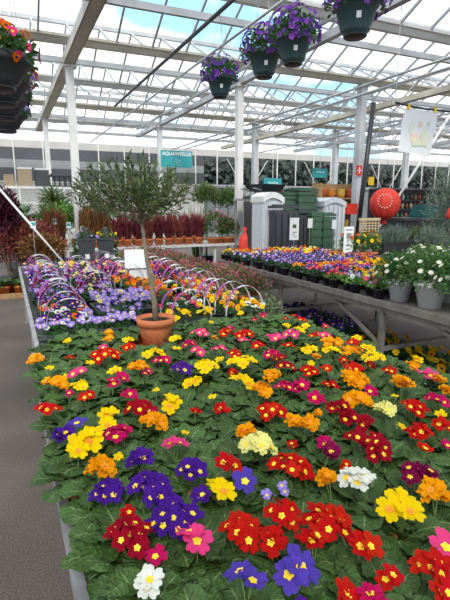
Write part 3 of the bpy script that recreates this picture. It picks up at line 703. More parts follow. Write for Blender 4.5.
# ------------------------------------------------------------------ heathers on the low bench
HE = [None] * 3
for s in range(3):
    mb = MB(); r = random.Random(40 + s); bush(mb, (0, 0, .15), (.17, .17, .15), 420, .05, .012, 0, -.3, r=r, up=.8); bush(mb, (0, 0, .17), (.19, .19, .17), 110, .03, .02, 1, .1, r=r, up=.8)
    HE[s] = mb.mesh('foliage', [(BRONZE, GREENM, OLIVE)[s] if s else mat('heather_green', (.15, .17, .06), .7, var=.4), mat('heather_pink', (.42, .10, .14), .7, rnd=.2)])
k = 0
for j in range(13):
    for i in range(3):
        x = 2.14 + i * .33; y = 5.15 + j * .33
        if y > 9.2: continue
        t = thing('potted_heather', '%s, %s from the camera in the %s file of the low bench' % (('pink tipped heather', 'bronze heather', 'grey green heather')[(i + j) % 3], ordn(j), ('nearest', 'middle', 'outer')[i]), 'heather', (x, y, .298), k, 'heathers on the low timber bench')
        inst('plant_pot', VPOTT, t, sc=1.5); inst('foliage', HE[(i + j) % 3], t, (0, 0, .11), (0, 0, k * 1.3), RND.uniform(1.1, 1.45)); k += 1
P = atz(222, 292, .0)
t = thing('potted_shrub', 'pale green shrub in orange pot on the floor at the bench corner', 'shrub', (2.62, 4.62, 0), 0); mb = MB(); mb.lathe([(0, 0), (.10, 0), (.13, .2), (.14, .2), (.14, .24), (0, .22)], n=20); mb.build('plant_pot', TERRAO, t, True)
mb = MB(); bush(mb, (0, 0, .40), (.24, .24, .22), 700, .06, .02, zmin=-.6, fill=.3); mb.build('foliage', mat('leaf_pale', (.22, .30, .14), .6, var=.3), t)
# orange pot hanging under bench end seen beneath rail
P = aty(270, 280, 7.0)
t = thing('potted_shrub', 'orange pot with green shrub on the floor behind the bench leg', 'shrub', (P.x, 7.6, 0), 0); mb = MB(); mb.lathe([(0, 0), (.12, 0), (.16, .27), (.175, .27), (.175, .32), (0, .3)], n=20); mb.build('plant_pot', TERRAO, t, True)
mb = MB(); bush(mb, (0, 0, .45), (.22, .22, .2), 300, .08, .03, zmin=-.3); mb.build('foliage', GREENL, t)
# ------------------------------------------------------------------ back white bench: orange pots with red foliage
BP = MB(); BP.lathe([(0, 0), (.075, 0), (.098, .13), (.108, .13), (.108, .165), (.098, .165), (0, .15)], n=18)
BPOT = BP.mesh('plant_pot', TERRAO)
RF = []
for s in range(4):
    mb = MB(); r = random.Random(60 + s)
    for _ in range(320):
        a = r.uniform(0, 6.28); d = Vector((cos(a) * r.uniform(.1, .65), sin(a) * r.uniform(.1, .5), 1)); mb.blade((0.05 * cos(a), .05 * sin(a), r.uniform(0, .25)), d, on_sphere(r), r.uniform(.12, .28), .022, 0, 3, .15)
    RF.append(mb)
RFM = [q.mesh('foliage', REDL) for q in RF]; RFB = [q.mesh('foliage', BRONZE) for q in RF]
def back_pots(pxs, y, mz, meshes, labf, group, h=1.0, zb=.74):
    for i, px in enumerate(pxs):
        P = aty(px, 245, y); t = thing('potted_grass', labf(i), 'plant', (P.x, y, zb), i, group); inst('plant_pot', BPOT, t); inst('foliage', meshes[i % len(meshes)], t, (0, 0, .14), (0, 0, i), (1, 1, h))
back_pots([118, 128, 139, 149, 159, 169, 179, 189, 199], 10.35, 0, RFM, lambda i: 'dark red foliage plant in orange pot, %s along the front of the white bench' % ordn(i), 'red foliage plants on the white bench', 1.15)
back_pots([124, 136, 148, 160, 172, 184, 196], 10.9, 0, RFM, lambda i: 'dark red foliage plant in orange pot, %s along the bench\'s rear row' % ordn(i), 'red foliage plants on the white bench', 1.35)
back_pots([52, 61, 86, 97, 107], 10.28, 0, RFB, lambda i: 'bronze grass in orange pot, %s from the aisle end of the white bench' % ordn(i), 'bronze grasses on the white bench', 1.6)
for i, px in enumerate([50, 63, 76, 90]):
    P = aty(px, 245, 10.95); t = thing('leafy_shrub', 'tall green shrub behind the bronze grasses, %s from the aisle end' % ordn(i), 'shrub', (P.x, 10.95, .74), 0, 'green shrubs behind the bronze grasses'); inst('plant_pot', BPOT, t)
    mb = MB(); bush(mb, (0, 0, .62), (.30, .25, .34), 420, .13, .03, zmin=-.9, up=.8, fill=.2); mb.build('foliage', [GREENM, LIMEL, GREENL, GREENM][i], t)
    mb = MB(); mb.tube([(0, 0, .1), (.02, 0, .4)], .012, 6); mb.build('stem', BARK, t)
    if i < 3:
        card('plant_tag', 'small teal and white plant tag in the %s green shrub' % ORD[i], (P.x + .06, 10.2, .74), .09, .12, .52 - .08 * i, cat='tag', marks=[(0, .6, .8, .5, (.03, .35, .33))])
P = aty(213, 246, 10.3)
for i, (px, r_) in enumerate([(215, .36), (228, .27)]):
    P = aty(px, 244, 10.35); t = thing('mounded_shrub', ('round green shrub with pink buds in a wide orange bowl' if i == 0 else 'smaller round green shrub with pink buds beside the white column'), 'shrub', (P.x, 10.35, .74), 0)
    mb = MB(); mb.lathe([(0, 0), (.14, 0), (.22, .12), (.23, .12), (.23, .15), (0, .13)], n=20); mb.build('plant_pot', TERRAO, t, True)
    mb = MB(); bush(mb, (0, 0, .14 + r_ * .75), (r_, r_ * .9, r_ * .95), 900, .07, .035, zmin=-.6, fill=.5); mb.build('foliage', GREENM, t)
    mb = MB(); bush(mb, (0, 0, .14 + r_ * .75), (r_, r_ * .9, r_), 120, .035, .03, zmin=.0, fill=.98); mb.build('flower_buds', MATS['petal_pink'], t)
# lollipop bay trees + spiky plant behind
for i, (px, py, r_, lab) in enumerate([(206, 196, .38, 'standard tree with loose round crown, nearer the teal sign'), (228, 200, .40, 'standard tree with spreading crown beside the white column')]):
    P = aty(px, py, 11.6); t = thing('standard_tree', lab, 'tree', (P.x, 11.6, 0), 0, 'standard trees behind the white bench')
    mb = MB(); mb.tube([(0, 0, .25), (.01, 0, 1.2), (0, 0, P.z - .1)], [.03, .022, .018], 8); mb.build('trunk', BARK, t, True)
    mb = MB(); mb.lathe([(0, 0), (.16, 0), (.2, .3), (.21, .33), (0, .3)], n=20); mb.build('plant_pot', BLACKP, t, True)
    mb = MB(); bush(mb, (0, 0, P.z), (r_, r_, r_ * .72), 900, .13, .035, zmin=-.8, up=.9, fill=.25); mb.build('foliage', OLIVE if i == 0 else GREENM, t)
P = aty(197, 230, 11.5); t = thing('spiky_grass', 'upright clump of long green blades beside the back white panels', 'plant', (P.x, 11.5, 0)); mb = MB()
for _ in range(60):
    a = RND.uniform(0, 6.28); mb.blade((.1 * cos(a), .1 * sin(a), .3), (cos(a) * .12, sin(a) * .12, 1), on_sphere(), RND.uniform(.9, 1.6), .035, 0, 4, .08, 1)
mb.build('foliage', GREENM, t); mb = MB(); mb.lathe([(0, 0), (.14, 0), (.18, .3), (0, .3)], n=18); mb.build('plant_pot', BLACKP, t, True)
# column-like columnar green behind sign
P = aty(150, 172, 12.5)
# red shrubs at the aisle side, left back
for i, (px, py, R_, m_, lab) in enumerate([(12, 242, (.55, .4, .42), REDL, 'low red leaved shrub mass at the aisle end behind the pallet'), (32, 240, (.5, .4, .40), REDL, 'low red leaved shrub next to the white bench end'), (3, 212, (.30, .3, .45), mat('leaf_burgundy', (.09, .012, .03), .5, var=.4), 'tall burgundy leaved plant at the frame edge by the palm'), (42, 248, (.42, .3, .25), BRONZE, 'brown and green low shrub in front of the white bench leg')]):
    Y = 10.0 if i < 2 else (9.6 if i == 3 else 9.9); P = aty(px, py, Y); t = thing('red_shrub', lab, 'shrub', (P.x, Y, 0), 0, 'red leaved shrubs at the aisle end')
    mb = MB(); mb.lathe([(0, 0), (.14, 0), (.18, .3), (0, .28)], n=18); mb.build('plant_pot', BLACKP, t, True)
    mb = MB(); bush(mb, (0, 0, P.z), R_, 2400, .10, .04, zmin=-.95, up=.6, fill=.1); mb.build('foliage', m_, t)
    mb = MB()
    for k in range(6): mb.tube([(0, 0, .25), (R_[0] * .6 * cos(k), R_[1] * .6 * sin(k), P.z)], .01, 5)
    mb.build('stems', BARK, t)
card('plant_tag', 'teal topped tag on a long cane among the red shrubs', tuple(aty(36, 262, 8.95).xy) + (0.0,), .09, .12, 1.25, cat='tag', marks=[(0, .6, .8, .5, (.03, .35, .33))], m_=PAPER)
# floor pallet with leafy pots
mb = MB()
P0 = atz(0, 299, 0); 
t = thing('pallet_frame', 'low pale timber edging on the floor beside the aisle', 'pallet', (-.35, 9.9, 0)); mb = MB(); mb.box((0, -.8, .045), (1.25, .05, .09)); mb.box((.6, 0, .045), (.05, 1.6, .09)); mb.box((0, .78, .045), (1.25, .05, .09)); mb.box((0, 0, .02), (1.15, 1.5, .03)); mb.build('boards', WOODP, t)
for i, (x, y) in enumerate([(-.75, 9.3), (-.45, 9.28), (-.14, 9.32), (.12, 9.3), (-.6, 9.6), (-.3, 9.62), (0.02, 9.6)]):
    t = thing('leafy_pot_plant', 'broad green leafy plant in orange pot inside the timber edging, %s along' % ordn(i), 'plant', (x, y, .035), i, 'leafy pots inside the timber edging'); inst('plant_pot', BPOT, t)
    inst('foliage', FOLL[i % 8], t, (0, 0, .14), sc=2.0)
# palm
P = aty(18, 222, 11.5); t = thing('fan_palm', 'spiky green palm under the shelf of boxes', 'palm', (P.x, 11.5, 0)); mb = MB(); mb.lathe([(0, 0), (.2, 0), (.26, .4), (0, .38)], n=18); mb.build('plant_pot', BLACKP, t, True)
mb = MB(); mb.tube([(0, 0, .35), (0, 0, 1.2)], [.07, .06], 9); mb.build('trunk', BARK, t, True)
mb = MB()
for k in range(22):
    a = k * 2.4; el = RND.uniform(-.1, 1.1); d = Vector((cos(a) * cos(el), sin(a) * cos(el), sin(el))); h = Vector((0, 0, 1.2)) + d * .3; mb.tube([(0, 0, 1.2), h], .008, 4, cap=False)
    sd = d.cross(Vector((0, 0, 1))).normalized()
    for q in range(-7, 8):
        mb.blade(h, (d * cos(q * .16) + sd * sin(q * .16)), d.cross(sd), .42, .03, 0, 3, .12, 1)
mb.build('fronds', PALML, t)
for i, (px, py) in enumerate([(52, 200), (60, 208)]):
    P = aty(px, py, 12.2); t = thing('yucca_plant', ('dark spiky yucca beside the white column' if i == 0 else 'green bushy yucca below the white column joint'), 'plant', (P.x, 12.2, 0)); mb = MB(); mb.lathe([(0, 0), (.17, 0), (.22, .35), (0, .33)], n=18); mb.build('plant_pot', BLACKP, t, True)
    mb = MB(); mb.tube([(0, 0, .3), (0, 0, P.z)], .03, 7); mb.build('trunk', BARK, t, True); mb = MB()
    for k in range(170): mb.blade((0, 0, P.z + RND.uniform(-.25, .15)), on_sphere() + Vector((0, 0, .3)), on_sphere(), .42, .035, 0, 3, .15, 1)
    mb.build('foliage', PALML if i else OLIVE, t)
# shelf rack with boxes
RY = 15.0
t = thing('storage_rack', 'white shelf rack at the back with boxes on top', 'rack', (1.2, RY, 0)); zs = aty(35, 188, RY).z; zs2 = aty(60, 203, RY).z
x0 = -1.8
for (z_, nm) in ((zs, 'shelf'), (zs2, 'shelf'), (.9, 'shelf')):
    mb = MB(); mb.box((-.2, 0, z_), (3.6, .7, .07)); mb.build(nm, WHITE, t)
for xx in (-2.0, -.8, .4, 1.6):
    for yy in (-.33, .33):
        mb = MB(); mb.bar((xx, yy, 0), (xx, yy, zs), .05); mb.build('post', WHITE, t)
def pbox(px0, px1, py0, py1, Y, dep, name, label, m_, cat, lid=None, rz=0, zb=None):
    a = aty(px0, py0, Y); b_ = aty(px1, py1, Y); zb = b_.z if zb is None else zb
    t = thing(name, label, cat, ((a.x + b_.x) / 2, Y + dep / 2, zb)); w = abs(b_.x - a.x); h = a.z - zb
    mb = MB(); mb.box((0, 0, h * .45), (w, dep, h * .9)); mb.build('box_body', m_, t)
    mb = MB(); mb.box((0, 0, h * .95), (w * 1.04, dep * 1.04, h * .1)); mb.build('lid', lid or m_, t); return t
CARD = mat('cardboard', (.34, .26, .18), .8, var=.15)
zb = zs + .035
pbox(3, 15, 174, 188, RY - .3, .5, 'storage_box', 'short tan cardboard box at the aisle end of the shelf', CARD, 'box', zb=zb)
pbox(17, 33, 167, 188, RY - .3, .5, 'storage_box', 'tall tan box with white lid on the shelf', CARD, 'box', WHITE, zb=zb)
pbox(35, 50, 168, 188, RY - .3, .5, 'storage_box', 'tall dark grey box with white lid on the shelf', CHARC, 'box', WHITE, zb=zb)
for i, px in enumerate((53, 58, 63, 69)):
    a = aty(px, 188, RY - .2); t = thing('garden_lantern', 'small black lantern on the white shelf, %s along from the grey box' % ORD[i], 'lantern', (a.x, RY - .1, zb), 0, 'black lanterns on the shelf')
    mb = MB(); mb.box((0, 0, .02), (.15, .15, .04)); mb.box((0, 0, .30), (.16, .16, .03)); mb.lathe([(.1, .31), (.02, .38), (0, .40)], n=8)
    for s in (-1, 1):
        for q in (-1, 1): mb.bar((s * .065, q * .065, .02), (s * .065, q * .065, .3), .018)
    mb.build('lantern_frame', BLACKP, t)
# back left extra shapes: white cabinet panels below shelf
mb = MB(); 
# teal hanging sign
SY = 16.5; a = aty(161, 150, SY); b_ = aty(192, 168, SY)
t = thing('hanging_sign', 'teal hanging sign with white capital lettering over the back bench', 'sign', ((a.x + b_.x) / 2, SY, b_.z)); w = b_.x - a.x; h = a.z - b_.z
w *= 1.02
mb = MB(); mb.box((0, 0, h / 2), (w, .04, h)); mb.build('sign_board', TEALS, t)
mb = MB(); mb.bar((-w * .4, 0, h), (-w * .4, 0, GZ - .3 - b_.z), .01); mb.bar((w * .4, 0, h), (w * .4, 0, GZ - .3 - b_.z), .01); mb.build('hanger', STEELW, t)
def text(body, size, loc, m_, parent, name='lettering', rot=(pi / 2, 0, 0), ext=.002):
    cu = bpy.data.curves.new(name, 'FONT'); cu.body = body; cu.size = size; cu.extrude = ext; cu.align_x = 'CENTER'; cu.align_y = 'CENTER'; cu.materials.append(m_)
    o = bpy.data.objects.new(name, cu); COL.objects.link(o); o.data.offset = .004 * size / .2; bpy.context.view_layer.update()
    me = bpy.data.meshes.new_from_object(o.evaluated_get(bpy.context.evaluated_depsgraph_get())); me.name = name; bpy.data.objects.remove(o); return inst(name, me, parent, loc, rot)
o = text('AQUAWEELDE', .165, (0, -.024, h * .80), PAPER, t)
mb = MB()
for k, (x, z_, r_) in enumerate([(-.1, .45, .09), (.02, .38, .07), (.1, .26, .10)]):
    pts = [(x + r_ * cos(q * .4), -.026, h * z_ + r_ * sin(q * .4) * .8) for q in range(17)]; mb.tube(pts, .008, 4)
mb.build('water_emblem', mat('pale_teal_print', (.30, .62, .62), .6), t)
# other small teal signs in the back
for i, (x0_, y0_, x1_, y1_, lab) in enumerate([(264, 178, 281, 190, 'small teal sign above the charcoal bins'), (313, 168, 327, 178, 'small teal sign far back above the wheelbarrow')]):
    Y = 14 if i == 0 else 18; a = aty(x0_, y0_, Y); b_ = aty(x1_, y1_, Y); t = thing('teal_sign', lab, 'sign', ((a.x + b_.x) / 2, Y, b_.z)); mb = MB(); mb.box((0, 0, (a.z - b_.z) / 2), (b_.x - a.x, .04, a.z - b_.z)); mb.build('sign_board', TEALS, t)
    mb = MB(); mb.bar((0, 0, a.z - b_.z), (0, 0, GZ - .3 - b_.z), .015); mb.build('hanger', STEELW, t)
    mb = MB(); mb.box((0, -.025, (a.z - b_.z) * .6), ((b_.x - a.x) * .6, .005, .06)); mb.build('lettering_strip', MATS['pale_teal_print'], t)
# ------------------------------------------------------------------ ribbed bins and tanks beyond the viola bench
def ribbed(px0, px1, pyt, Y, dep, name, label, m_, ribs, vert=False, cat='bin', cover=None, inset=.05, grp=None, curve=0):
    a = aty(px0, pyt, Y); b_ = aty(px1, pyt, Y); w = b_.x - a.x; h = (a.z + b_.z) / 2
    t = thing(name, label, cat, ((a.x + b_.x) / 2, Y + dep / 2, 0), 0, grp); mb = MB()
    mb.box((0, 0, h * .48), (w * .94, dep * .94, h * .96)); mb.build('bin_body', m_, t)
    mb = MB()
    if vert:
        for k in range(ribs):
            x = -w / 2 + w * (k + .5) / ribs; mb.box((x, -dep / 2, h * .47), (w / ribs * .5, .05, h * .9))
            if k % 1 == 0:
                mb.box((x, -dep / 2 + .02, h * .47), (w / ribs * .9, .02, h * .9))
    else:
        for k in range(ribs): mb.box((0, 0, h * (k + .5) / ribs), (w, dep, h / ribs * .5))
    mb.build('ribs', m_, t)
    if cover:
        mb = MB(); n = 10; vs = []
        for k in range(n + 1):
            x = -w / 2 + w * k / n; z_ = h - .10 + .16 * sin(pi * (.15 + .75 * k / n)); vs += [(x, -dep / 2 - .03, z_), (x, dep / 2 + .03, z_), (x, dep / 2 + .03, z_ - .12), (x, -dep / 2 - .03, z_ - .12)]
        fs = []
        for k in range(n):
            o = 4 * k
            for q in range(4): fs.append((o + q, o + (q + 1) % 4, o + 4 + (q + 1) % 4, o + 4 + q))
        fs += [(3, 2, 1, 0), (4 * n, 4 * n + 1, 4 * n + 2, 4 * n + 3)]
        mb.add(vs, fs); mb.build('lid', cover, t)
    else:
        mb = MB(); mb.box((0, 0, h), (w * 1.04, dep * 1.04, .05)); mb.box((0, 0, h + .035), (w * .8, dep * .8, .03)); mb.build('lid', m_, t)
    return t, h
DGREEN = mat('dark_green_plastic', (.045, .10, .06), .5, var=.12); LGREY = mat('light_grey_plastic', (.55, .58, .60), .45, var=.08); DGREY = mat('slate_plastic', (.04, .042, .048), .5)
ribbed(254, 264, 198, 8.9, .5, 'garden_bin', 'tall slate grey bin at the aisle side of the row', DGREY, 3, True, grp='garden bins beyond the violas')
ribbed(263, 284, 195, 8.35, .5, 'garden_bin', 'tall pale grey ribbed bin with curved white lid', LGREY, 5, True, cover=WHITE, grp='garden bins beyond the violas')
mb = None
ribbed(275, 299, 207, 8.0, .25, 'garden_bin', 'tall slate grey slatted bin with white sign in front', DGREY, 4, True, grp='garden bins beyond the violas')
ribbed(285, 302, 194, 9.0, .6, 'water_tank', 'dark green tank with horizontal ribs behind the slate bin', DGREEN, 12, grp='green tanks beyond the violas')
ribbed(299, 318, 190, 8.9, .6, 'water_tank', 'tallest dark green ribbed tank of the row', DGREEN, 13, grp='green tanks beyond the violas')
ribbed(312, 323, 215, 8.0, .45, 'water_tank', 'short dark green ribbed tank in front, nearer the slate bin', DGREEN, 9, grp='green tanks beyond the violas')
ribbed(324, 336, 215, 8.0, .45, 'water_tank', 'short dark green ribbed tank in front, nearer the pale bin', DGREEN, 9, grp='green tanks beyond the violas')
ribbed(324, 346, 200, 8.8, .5, 'garden_bin', 'pale grey bin with rounded lid beside the grey column', LGREY, 5, True, cover=LGREY, grp='garden bins beyond the violas')
ribbed(299, 311, 212, 8.15, .25, 'garden_bin', 'narrow slate grey bin behind the second small white card', DGREY, 3, True, grp='garden bins beyond the violas')
P = aty(294, 240, 6.9); a = aty(288, 213, 6.9); b_ = aty(299, 240, 6.9)
card('price_sign', 'tall white sign with dark green blot on stick before the slate bin', (P.x, 6.9, TZ), .17, .38, P.z - TZ, -.15, [(0, .62, .38, .16, (.05, .08, .03)), (.05, .35, .45, .05, GRY), (-.1, .25, .3, .04, GRY), (.1, .15, .35, .04, GRY)])
for i, (px, py) in enumerate([(310, 228), (334, 229)]):
    P = aty(px, py, 7.1); card('price_sign', ('small white card on stick by the narrow slate bin', 'small white card on stick before the pale grey bin')[i], (P.x, 7.1, TZ), .10, .17, P.z - TZ, .0)
P = aty(348, 250, 5.7)
card('price_sign', 'white price sign with printed panel standing among the violas', (P.x, 5.7, TZ), .17, .40, .17, -.1, [(0, .66, .5, .20, GRY), (0, .30, .55, .06, GRY), (0, .88, .7, .05, GRY), (-.05, .15, .4, .04, GRY)])
mb = MB(); P = aty(358, 258, 5.75); t = thing('leaning_card', 'cream triangular card leaning beside the white price sign', 'sign', (P.x, 5.75, TZ)); mb.add([(-.06, 0, .08), (.07, 0, .08), (-.06, .03, .38), (-.06, .006, .08), (.07, .006, .08), (-.06, .036, .38)], [(0, 1, 2), (5, 4, 3), (0, 3, 4, 1), (1, 4, 5, 2), (2, 5, 3, 0)]); mb.build('card', mat('cream_card', (.66, .62, .46), .7), t)
mb = MB(); mb.tube([(-.05, .01, 0), (-.05, .01, .1)], .005, 5); mb.build('stick', GALV, t)
# red bag by the white column
P = aty(247, 250, 9.3); t = thing('red_bag', 'bright red cloth bag standing beside the white column', 'bag', (P.x, 9.3, 0)); mb = MB(); mb.lathe([(0, .0), (.16, .0), (.21, .4), (.20, .8), (.15, .98), (.07, 1.06), (.11, 1.16), (.09, 1.17), (0, 1.08)], n=18); o = mb.build('bag_body', RED, t, True); o.scale = (1, .7, 1)
mb = MB(); mb.tube([(-.05, 0, 1.1), (-.04, 0, 1.22), (.04, 0, 1.22), (.05, 0, 1.1)], .01, 6); mb.build('strap', RED, t, True)
# wheelbarrow on top of green tanks
P = aty(279, 196, 9.1)
t = thing('wheelbarrow', 'dark wheelbarrow with orange red wheel perched above the bins', 'wheelbarrow', (P.x + .1, 9.9, 1.80), .3)
mb = MB(); mb.box((0, 0, .24), (.62, .45, .16), taper=1.3); mb.build('tray', BLACKP, t)
mb = MB(); mb.tube([(-.6, -.2, .22), (.0, -.2, .15), (.42, 0, .05)], .018, 6); mb.tube([(-.6, .2, .22), (.0, .2, .15), (.42, 0, .05)], .018, 6); mb.bar((-.2, -.2, 0), (-.1, -.2, .2), .03); mb.bar((-.2, .2, 0), (-.1, .2, .2), .03); mb.build('frame', GALV, t)
mb = MB(); pts = [(.42 + .15 * cos(k * pi / 8), 0, .16 + .15 * sin(k * pi / 8)) for k in range(17)]; mb.tube(pts, .04, 8); mb.tube([(.42, -.1, .16), (.42, .1, .16)], .02, 6); mb.build('wheel', mat('orange_red_plastic', (.70, .10, .03), .5), t, True)
t = thing('stacking_platform', 'grey platform behind the bins that carries the wheelbarrow', 'shelf', (P.x + .2, 9.9, 0)); mb = MB(); mb.box((0, 0, 1.77), (1.6, .6, .05)); mb.build('shelf_board', GALV, t)
for s in (-1, 1):
    for q in (-1, 1): mb = MB(); mb.bar((s * .75, q * .26, 0), (s * .75, q * .26, 1.75), .05); mb.build('post', GALV, t)
# wooden shelf with orange items
WY = 12.0; a = aty(324, 186, WY); b_ = aty(356, 200, WY)
t = thing('timber_shelving', 'honey brown timber shelving stocked with bright pots behind the column', 'shelving', ((a.x + b_.x) / 2, WY, 0)); w = b_.x - a.x + .2
for z_ in (.4, .9, 1.4, 1.85): mb = MB(); mb.box((0, .2, z_), (w, .45, .04)); mb.build('shelf', WOODP, t)
for s in (-1, 1): mb = MB(); mb.box((s * w / 2, .2, 1.15), (.05, .45, 2.3)); mb.build('side_panel', WOODP, t)
mb = MB(); mb.box((0, .43, 1.15), (w, .02, 2.3)); mb.build('back_panel', WOODP, t)
for z_ in (.4, .9, 1.4, 1.85):
    for k in range(4):
        x = (a.x + b_.x) / 2 - w * .38 + k * w * .25; cc_ = RND.choice(['glazed orange', 'glazed brown', 'golden yellow', 'rust red']); mm = {'glazed orange': mat('gl_o', (.6, .22, .04), .3), 'glazed brown': mat('gl_b', (.22, .1, .04), .3), 'golden yellow': mat('gl_y', (.7, .45, .08), .3), 'rust red': mat('gl_r', (.45, .08, .03), .3)}[cc_]
        mb = MB(); mb.lathe([(0, 0), (.09, 0), (.14, .12), (.12, .24), (.13, .27), (.1, .27), (0, .22)], n=16); o = mb.build('glazed_vase', mm, None, True, (x, WY + .2, z_ + .021))
        tag(o, '%s vase, %s along the %s timber shelf' % (cc_, ORD[k], {.4: 'bottom', .9: 'second', 1.4: 'third', 1.85: 'top'}[z_]), 'vase', 'vases on the timber shelving')
# tan lattice basket
P0 = aty(359, 238, 7.2); P1 = aty(378, 220, 7.2)
P0 = aty(359, 240, 8.4); P1 = aty(379, 219, 8.4)
t = thing('lattice_trellis', 'tan wooden lattice panel standing behind the tall violas', 'trellis', ((P0.x + P1.x) / 2, 8.4, 0)); w = P1.x - P0.x; mb = MB(); zt = P1.z
for k in range(7): x = -w / 2 + w * k / 6; mb.box((x, 0, zt / 2), (.02, .02, zt))
for k in range(22): mb.box((0, -.012, zt * (k + .5) / 22), (w, .012, .02))
mb.build('lattice', mat('tan_wood', (.55, .42, .24), .6), t); mb = MB(); mb.box((0, 0, zt), (w + .06, .05, .05)); mb.box((0, 0, .03), (w + .06, .3, .06)); mb.build('frame', mat('tan_wood', (.55, .42, .24), .6), t)
# shelves of dark goods on the right
DY = 13.0; a = aty(378, 192, DY); b_ = aty(450, 192, DY)
xm = (a.x + b_.x) / 2 + .5; w = b_.x - a.x + 1.2
t = thing('goods_shelving', 'long dark steel shelving stocked with small bottles', 'shelving', (xm, DY, 0))
SZ = [.35, .75, 1.15, 1.5, 1.82]
for z_ in SZ: mb = MB(); mb.box((0, .15, z_), (w, .4, .03)); mb.build('shelf', DARKST, t)
mb = MB(); mb.box((0, .36, 1.1), (w, .03, 2.2)); mb.build('back_panel', DARKST, t); mb = MB(); mb.box((0, .1, 2.2), (w, .5, .06)); mb.build('top_board', DARKST, t)
BT = MB(); BT.lathe([(0, 0), (.05, 0), (.05, .13), (.02, .17), (.02, .20), (0, .2)], n=10)
cols_ = [('white', (.6, .6, .58)), ('dark green', (.04, .12, .05)), ('red', (.4, .05, .03)), ('grey', (.25, .25, .25)), ('tan', (.4, .3, .18)), ('brown', (.16, .08, .04))]
BM = [(n_, BT.mesh('goods_bottle', mat('bottle_' + n_.replace(' ', '_'), c_, .4))) for n_, c_ in cols_]
for zi, z_ in enumerate(SZ[2:]):
    bc = {}
    for k in range(22):
        n_, me = BM[RND.randrange(6)]; x = xm - w * .47 + k * w * .94 / 22
        i = bc.get(n_, 0); bc[n_] = i + 1
        o = inst('goods_bottle', me, None, (x, DY + .08, z_ + .016), sc=RND.uniform(1.0, 1.25)); tag(o, 'small %s bottle, %s %s one along the %s shelf' % (n_, ORD[i], n_, ('lower', 'middle', 'upper')[zi]), 'bottle', 'bottles on the dark steel shelving')
# items on / behind dark bench at right
P = atz(396, 252, TZ)
t = thing('lavender_trough', 'black trough of grey green lavender on the dark bench', 'planter', (6.35, 6.5, TZ), 0); mb = MB(); mb.box((0, 0, .11), (.62, .3, .22), taper=1.1); mb.box((0, 0, .225), (.72, .36, .03)); mb.build('trough_body', BLACKP, t)
mb = MB()
for _ in range(700):
    a = RND.uniform(0, 6.28); q = RND.random(); b0 = (.3 * q * cos(a), .14 * q * sin(a), .2); mb.blade(b0, (cos(a) * .6 * q, sin(a) * .5 * q, 1), on_sphere(), RND.uniform(.15, .36), .012, 0, 3, .2, 1)
mb.build('foliage', SILVER, t)
for i, (px, py, lab) in enumerate([(395, 236, 'rounded grey green lavender bush behind the black trough'), (415, 243, 'rounded grey green lavender bush beside the black trough'), (432, 240, 'grey green lavender bush nearest the tall silver shrub')]):
    P = aty(px, py, 7.0 - .5 * i); zz = TZ; t = thing('lavender_bush', lab, 'lavender', (P.x, P.y, TZ), i, 'lavender bushes on the dark bench')
    mb = MB(); mb.lathe([(0, 0), (.09, 0), (.12, .14), (0, .13)], n=16); mb.build('plant_pot', BLACKP, t, True)
    mb = MB(); bush(mb, (0, 0, .28), (.28, .25, .2), 700, .09, .012, zmin=-.4, up=1, fill=.2); mb.build('foliage', SILVER if i != 1 else OLIVE, t)
P = aty(440, 210, 6.9)
t = thing('silver_shrub', 'tall silver green feathery shrub at the frame edge behind the bottles', 'shrub', (P.x + 1.55, 7.95, 0)); mb = MB(); mb.lathe([(0, 0), (.2, 0), (.26, .4), (0, .38)], n=18); mb.build('plant_pot', BLACKP, t, True)
mb = MB(); bush(mb, (0, 0, 1.5), (.65, .6, 1.1), 4200, .10, .022, zmin=-.98, up=.5, fill=.2); mb.build('foliage', SILVER, t)
mb = MB(); mb.tube([(0, 0, .35), (.02, 0, 2.2)], [.03, .012], 7); mb.build('trunk', BARK, t)
# dark garden table & teal cover
a = aty(408, 219, 9.3); t = thing('garden_table', 'black garden table with folded teal cover at its end', 'table', (a.x + .6, 9.6, 0)); mb = MB(); mb.box((0, 0, a.z), (1.7, .8, .06)); mb.build('tabletop', DARKST, t)
for s in (-1, 1):
    for q in (-1, 1): mb = MB(); mb.bar((s * .75, q * .32, 0), (s * .75, q * .32, a.z), .06); mb.build('leg', DARKST, t)
mb = MB(); mb.box((0, 0, .17), (.7, .6, .34), taper=.75); mb.box((0, 0, .02), (.74, .64, .04)); o = mb.build('folded_cover', mat('deep_teal_cloth', (.01, .10, .10), .8), None, loc=(a.x + .95, 9.6, a.z + .031)); tag(o, 'dark teal folded cover heaped on the black garden table', 'cover')
a = aty(382, 228, 9.0); t = thing('round_planter', 'wide black round planter behind the tall yellow violas', 'planter', (a.x - .1, 9.0, 0)); mb = MB(); mb.lathe([(0, 0), (.22, 0), (.34, .9), (.38, .92), (.38, a.z), (.33, a.z), (.3, .9), (0, .88)], n=24); mb.build('planter_body', BLACKP, t, True)
# small red pot-ish items
a = aty(446, 214, 7.2); t = thing('red_lantern', 'small bright red lantern hanging in front of the silver shrub', 'lantern', (a.x - .02, 7.1, a.z - .1)); mb = MB(); mb.lathe([(0, 0), (.05, .01), (.065, .07), (.05, .14), (.02, .23)], n=14); mb.build('lantern_body', RED, t, True)
mb = MB(); mb.tube([(0, 0, .22), (0, 0, GZ - a.z)], .003, 4); mb.build('cord', DARKST, t)
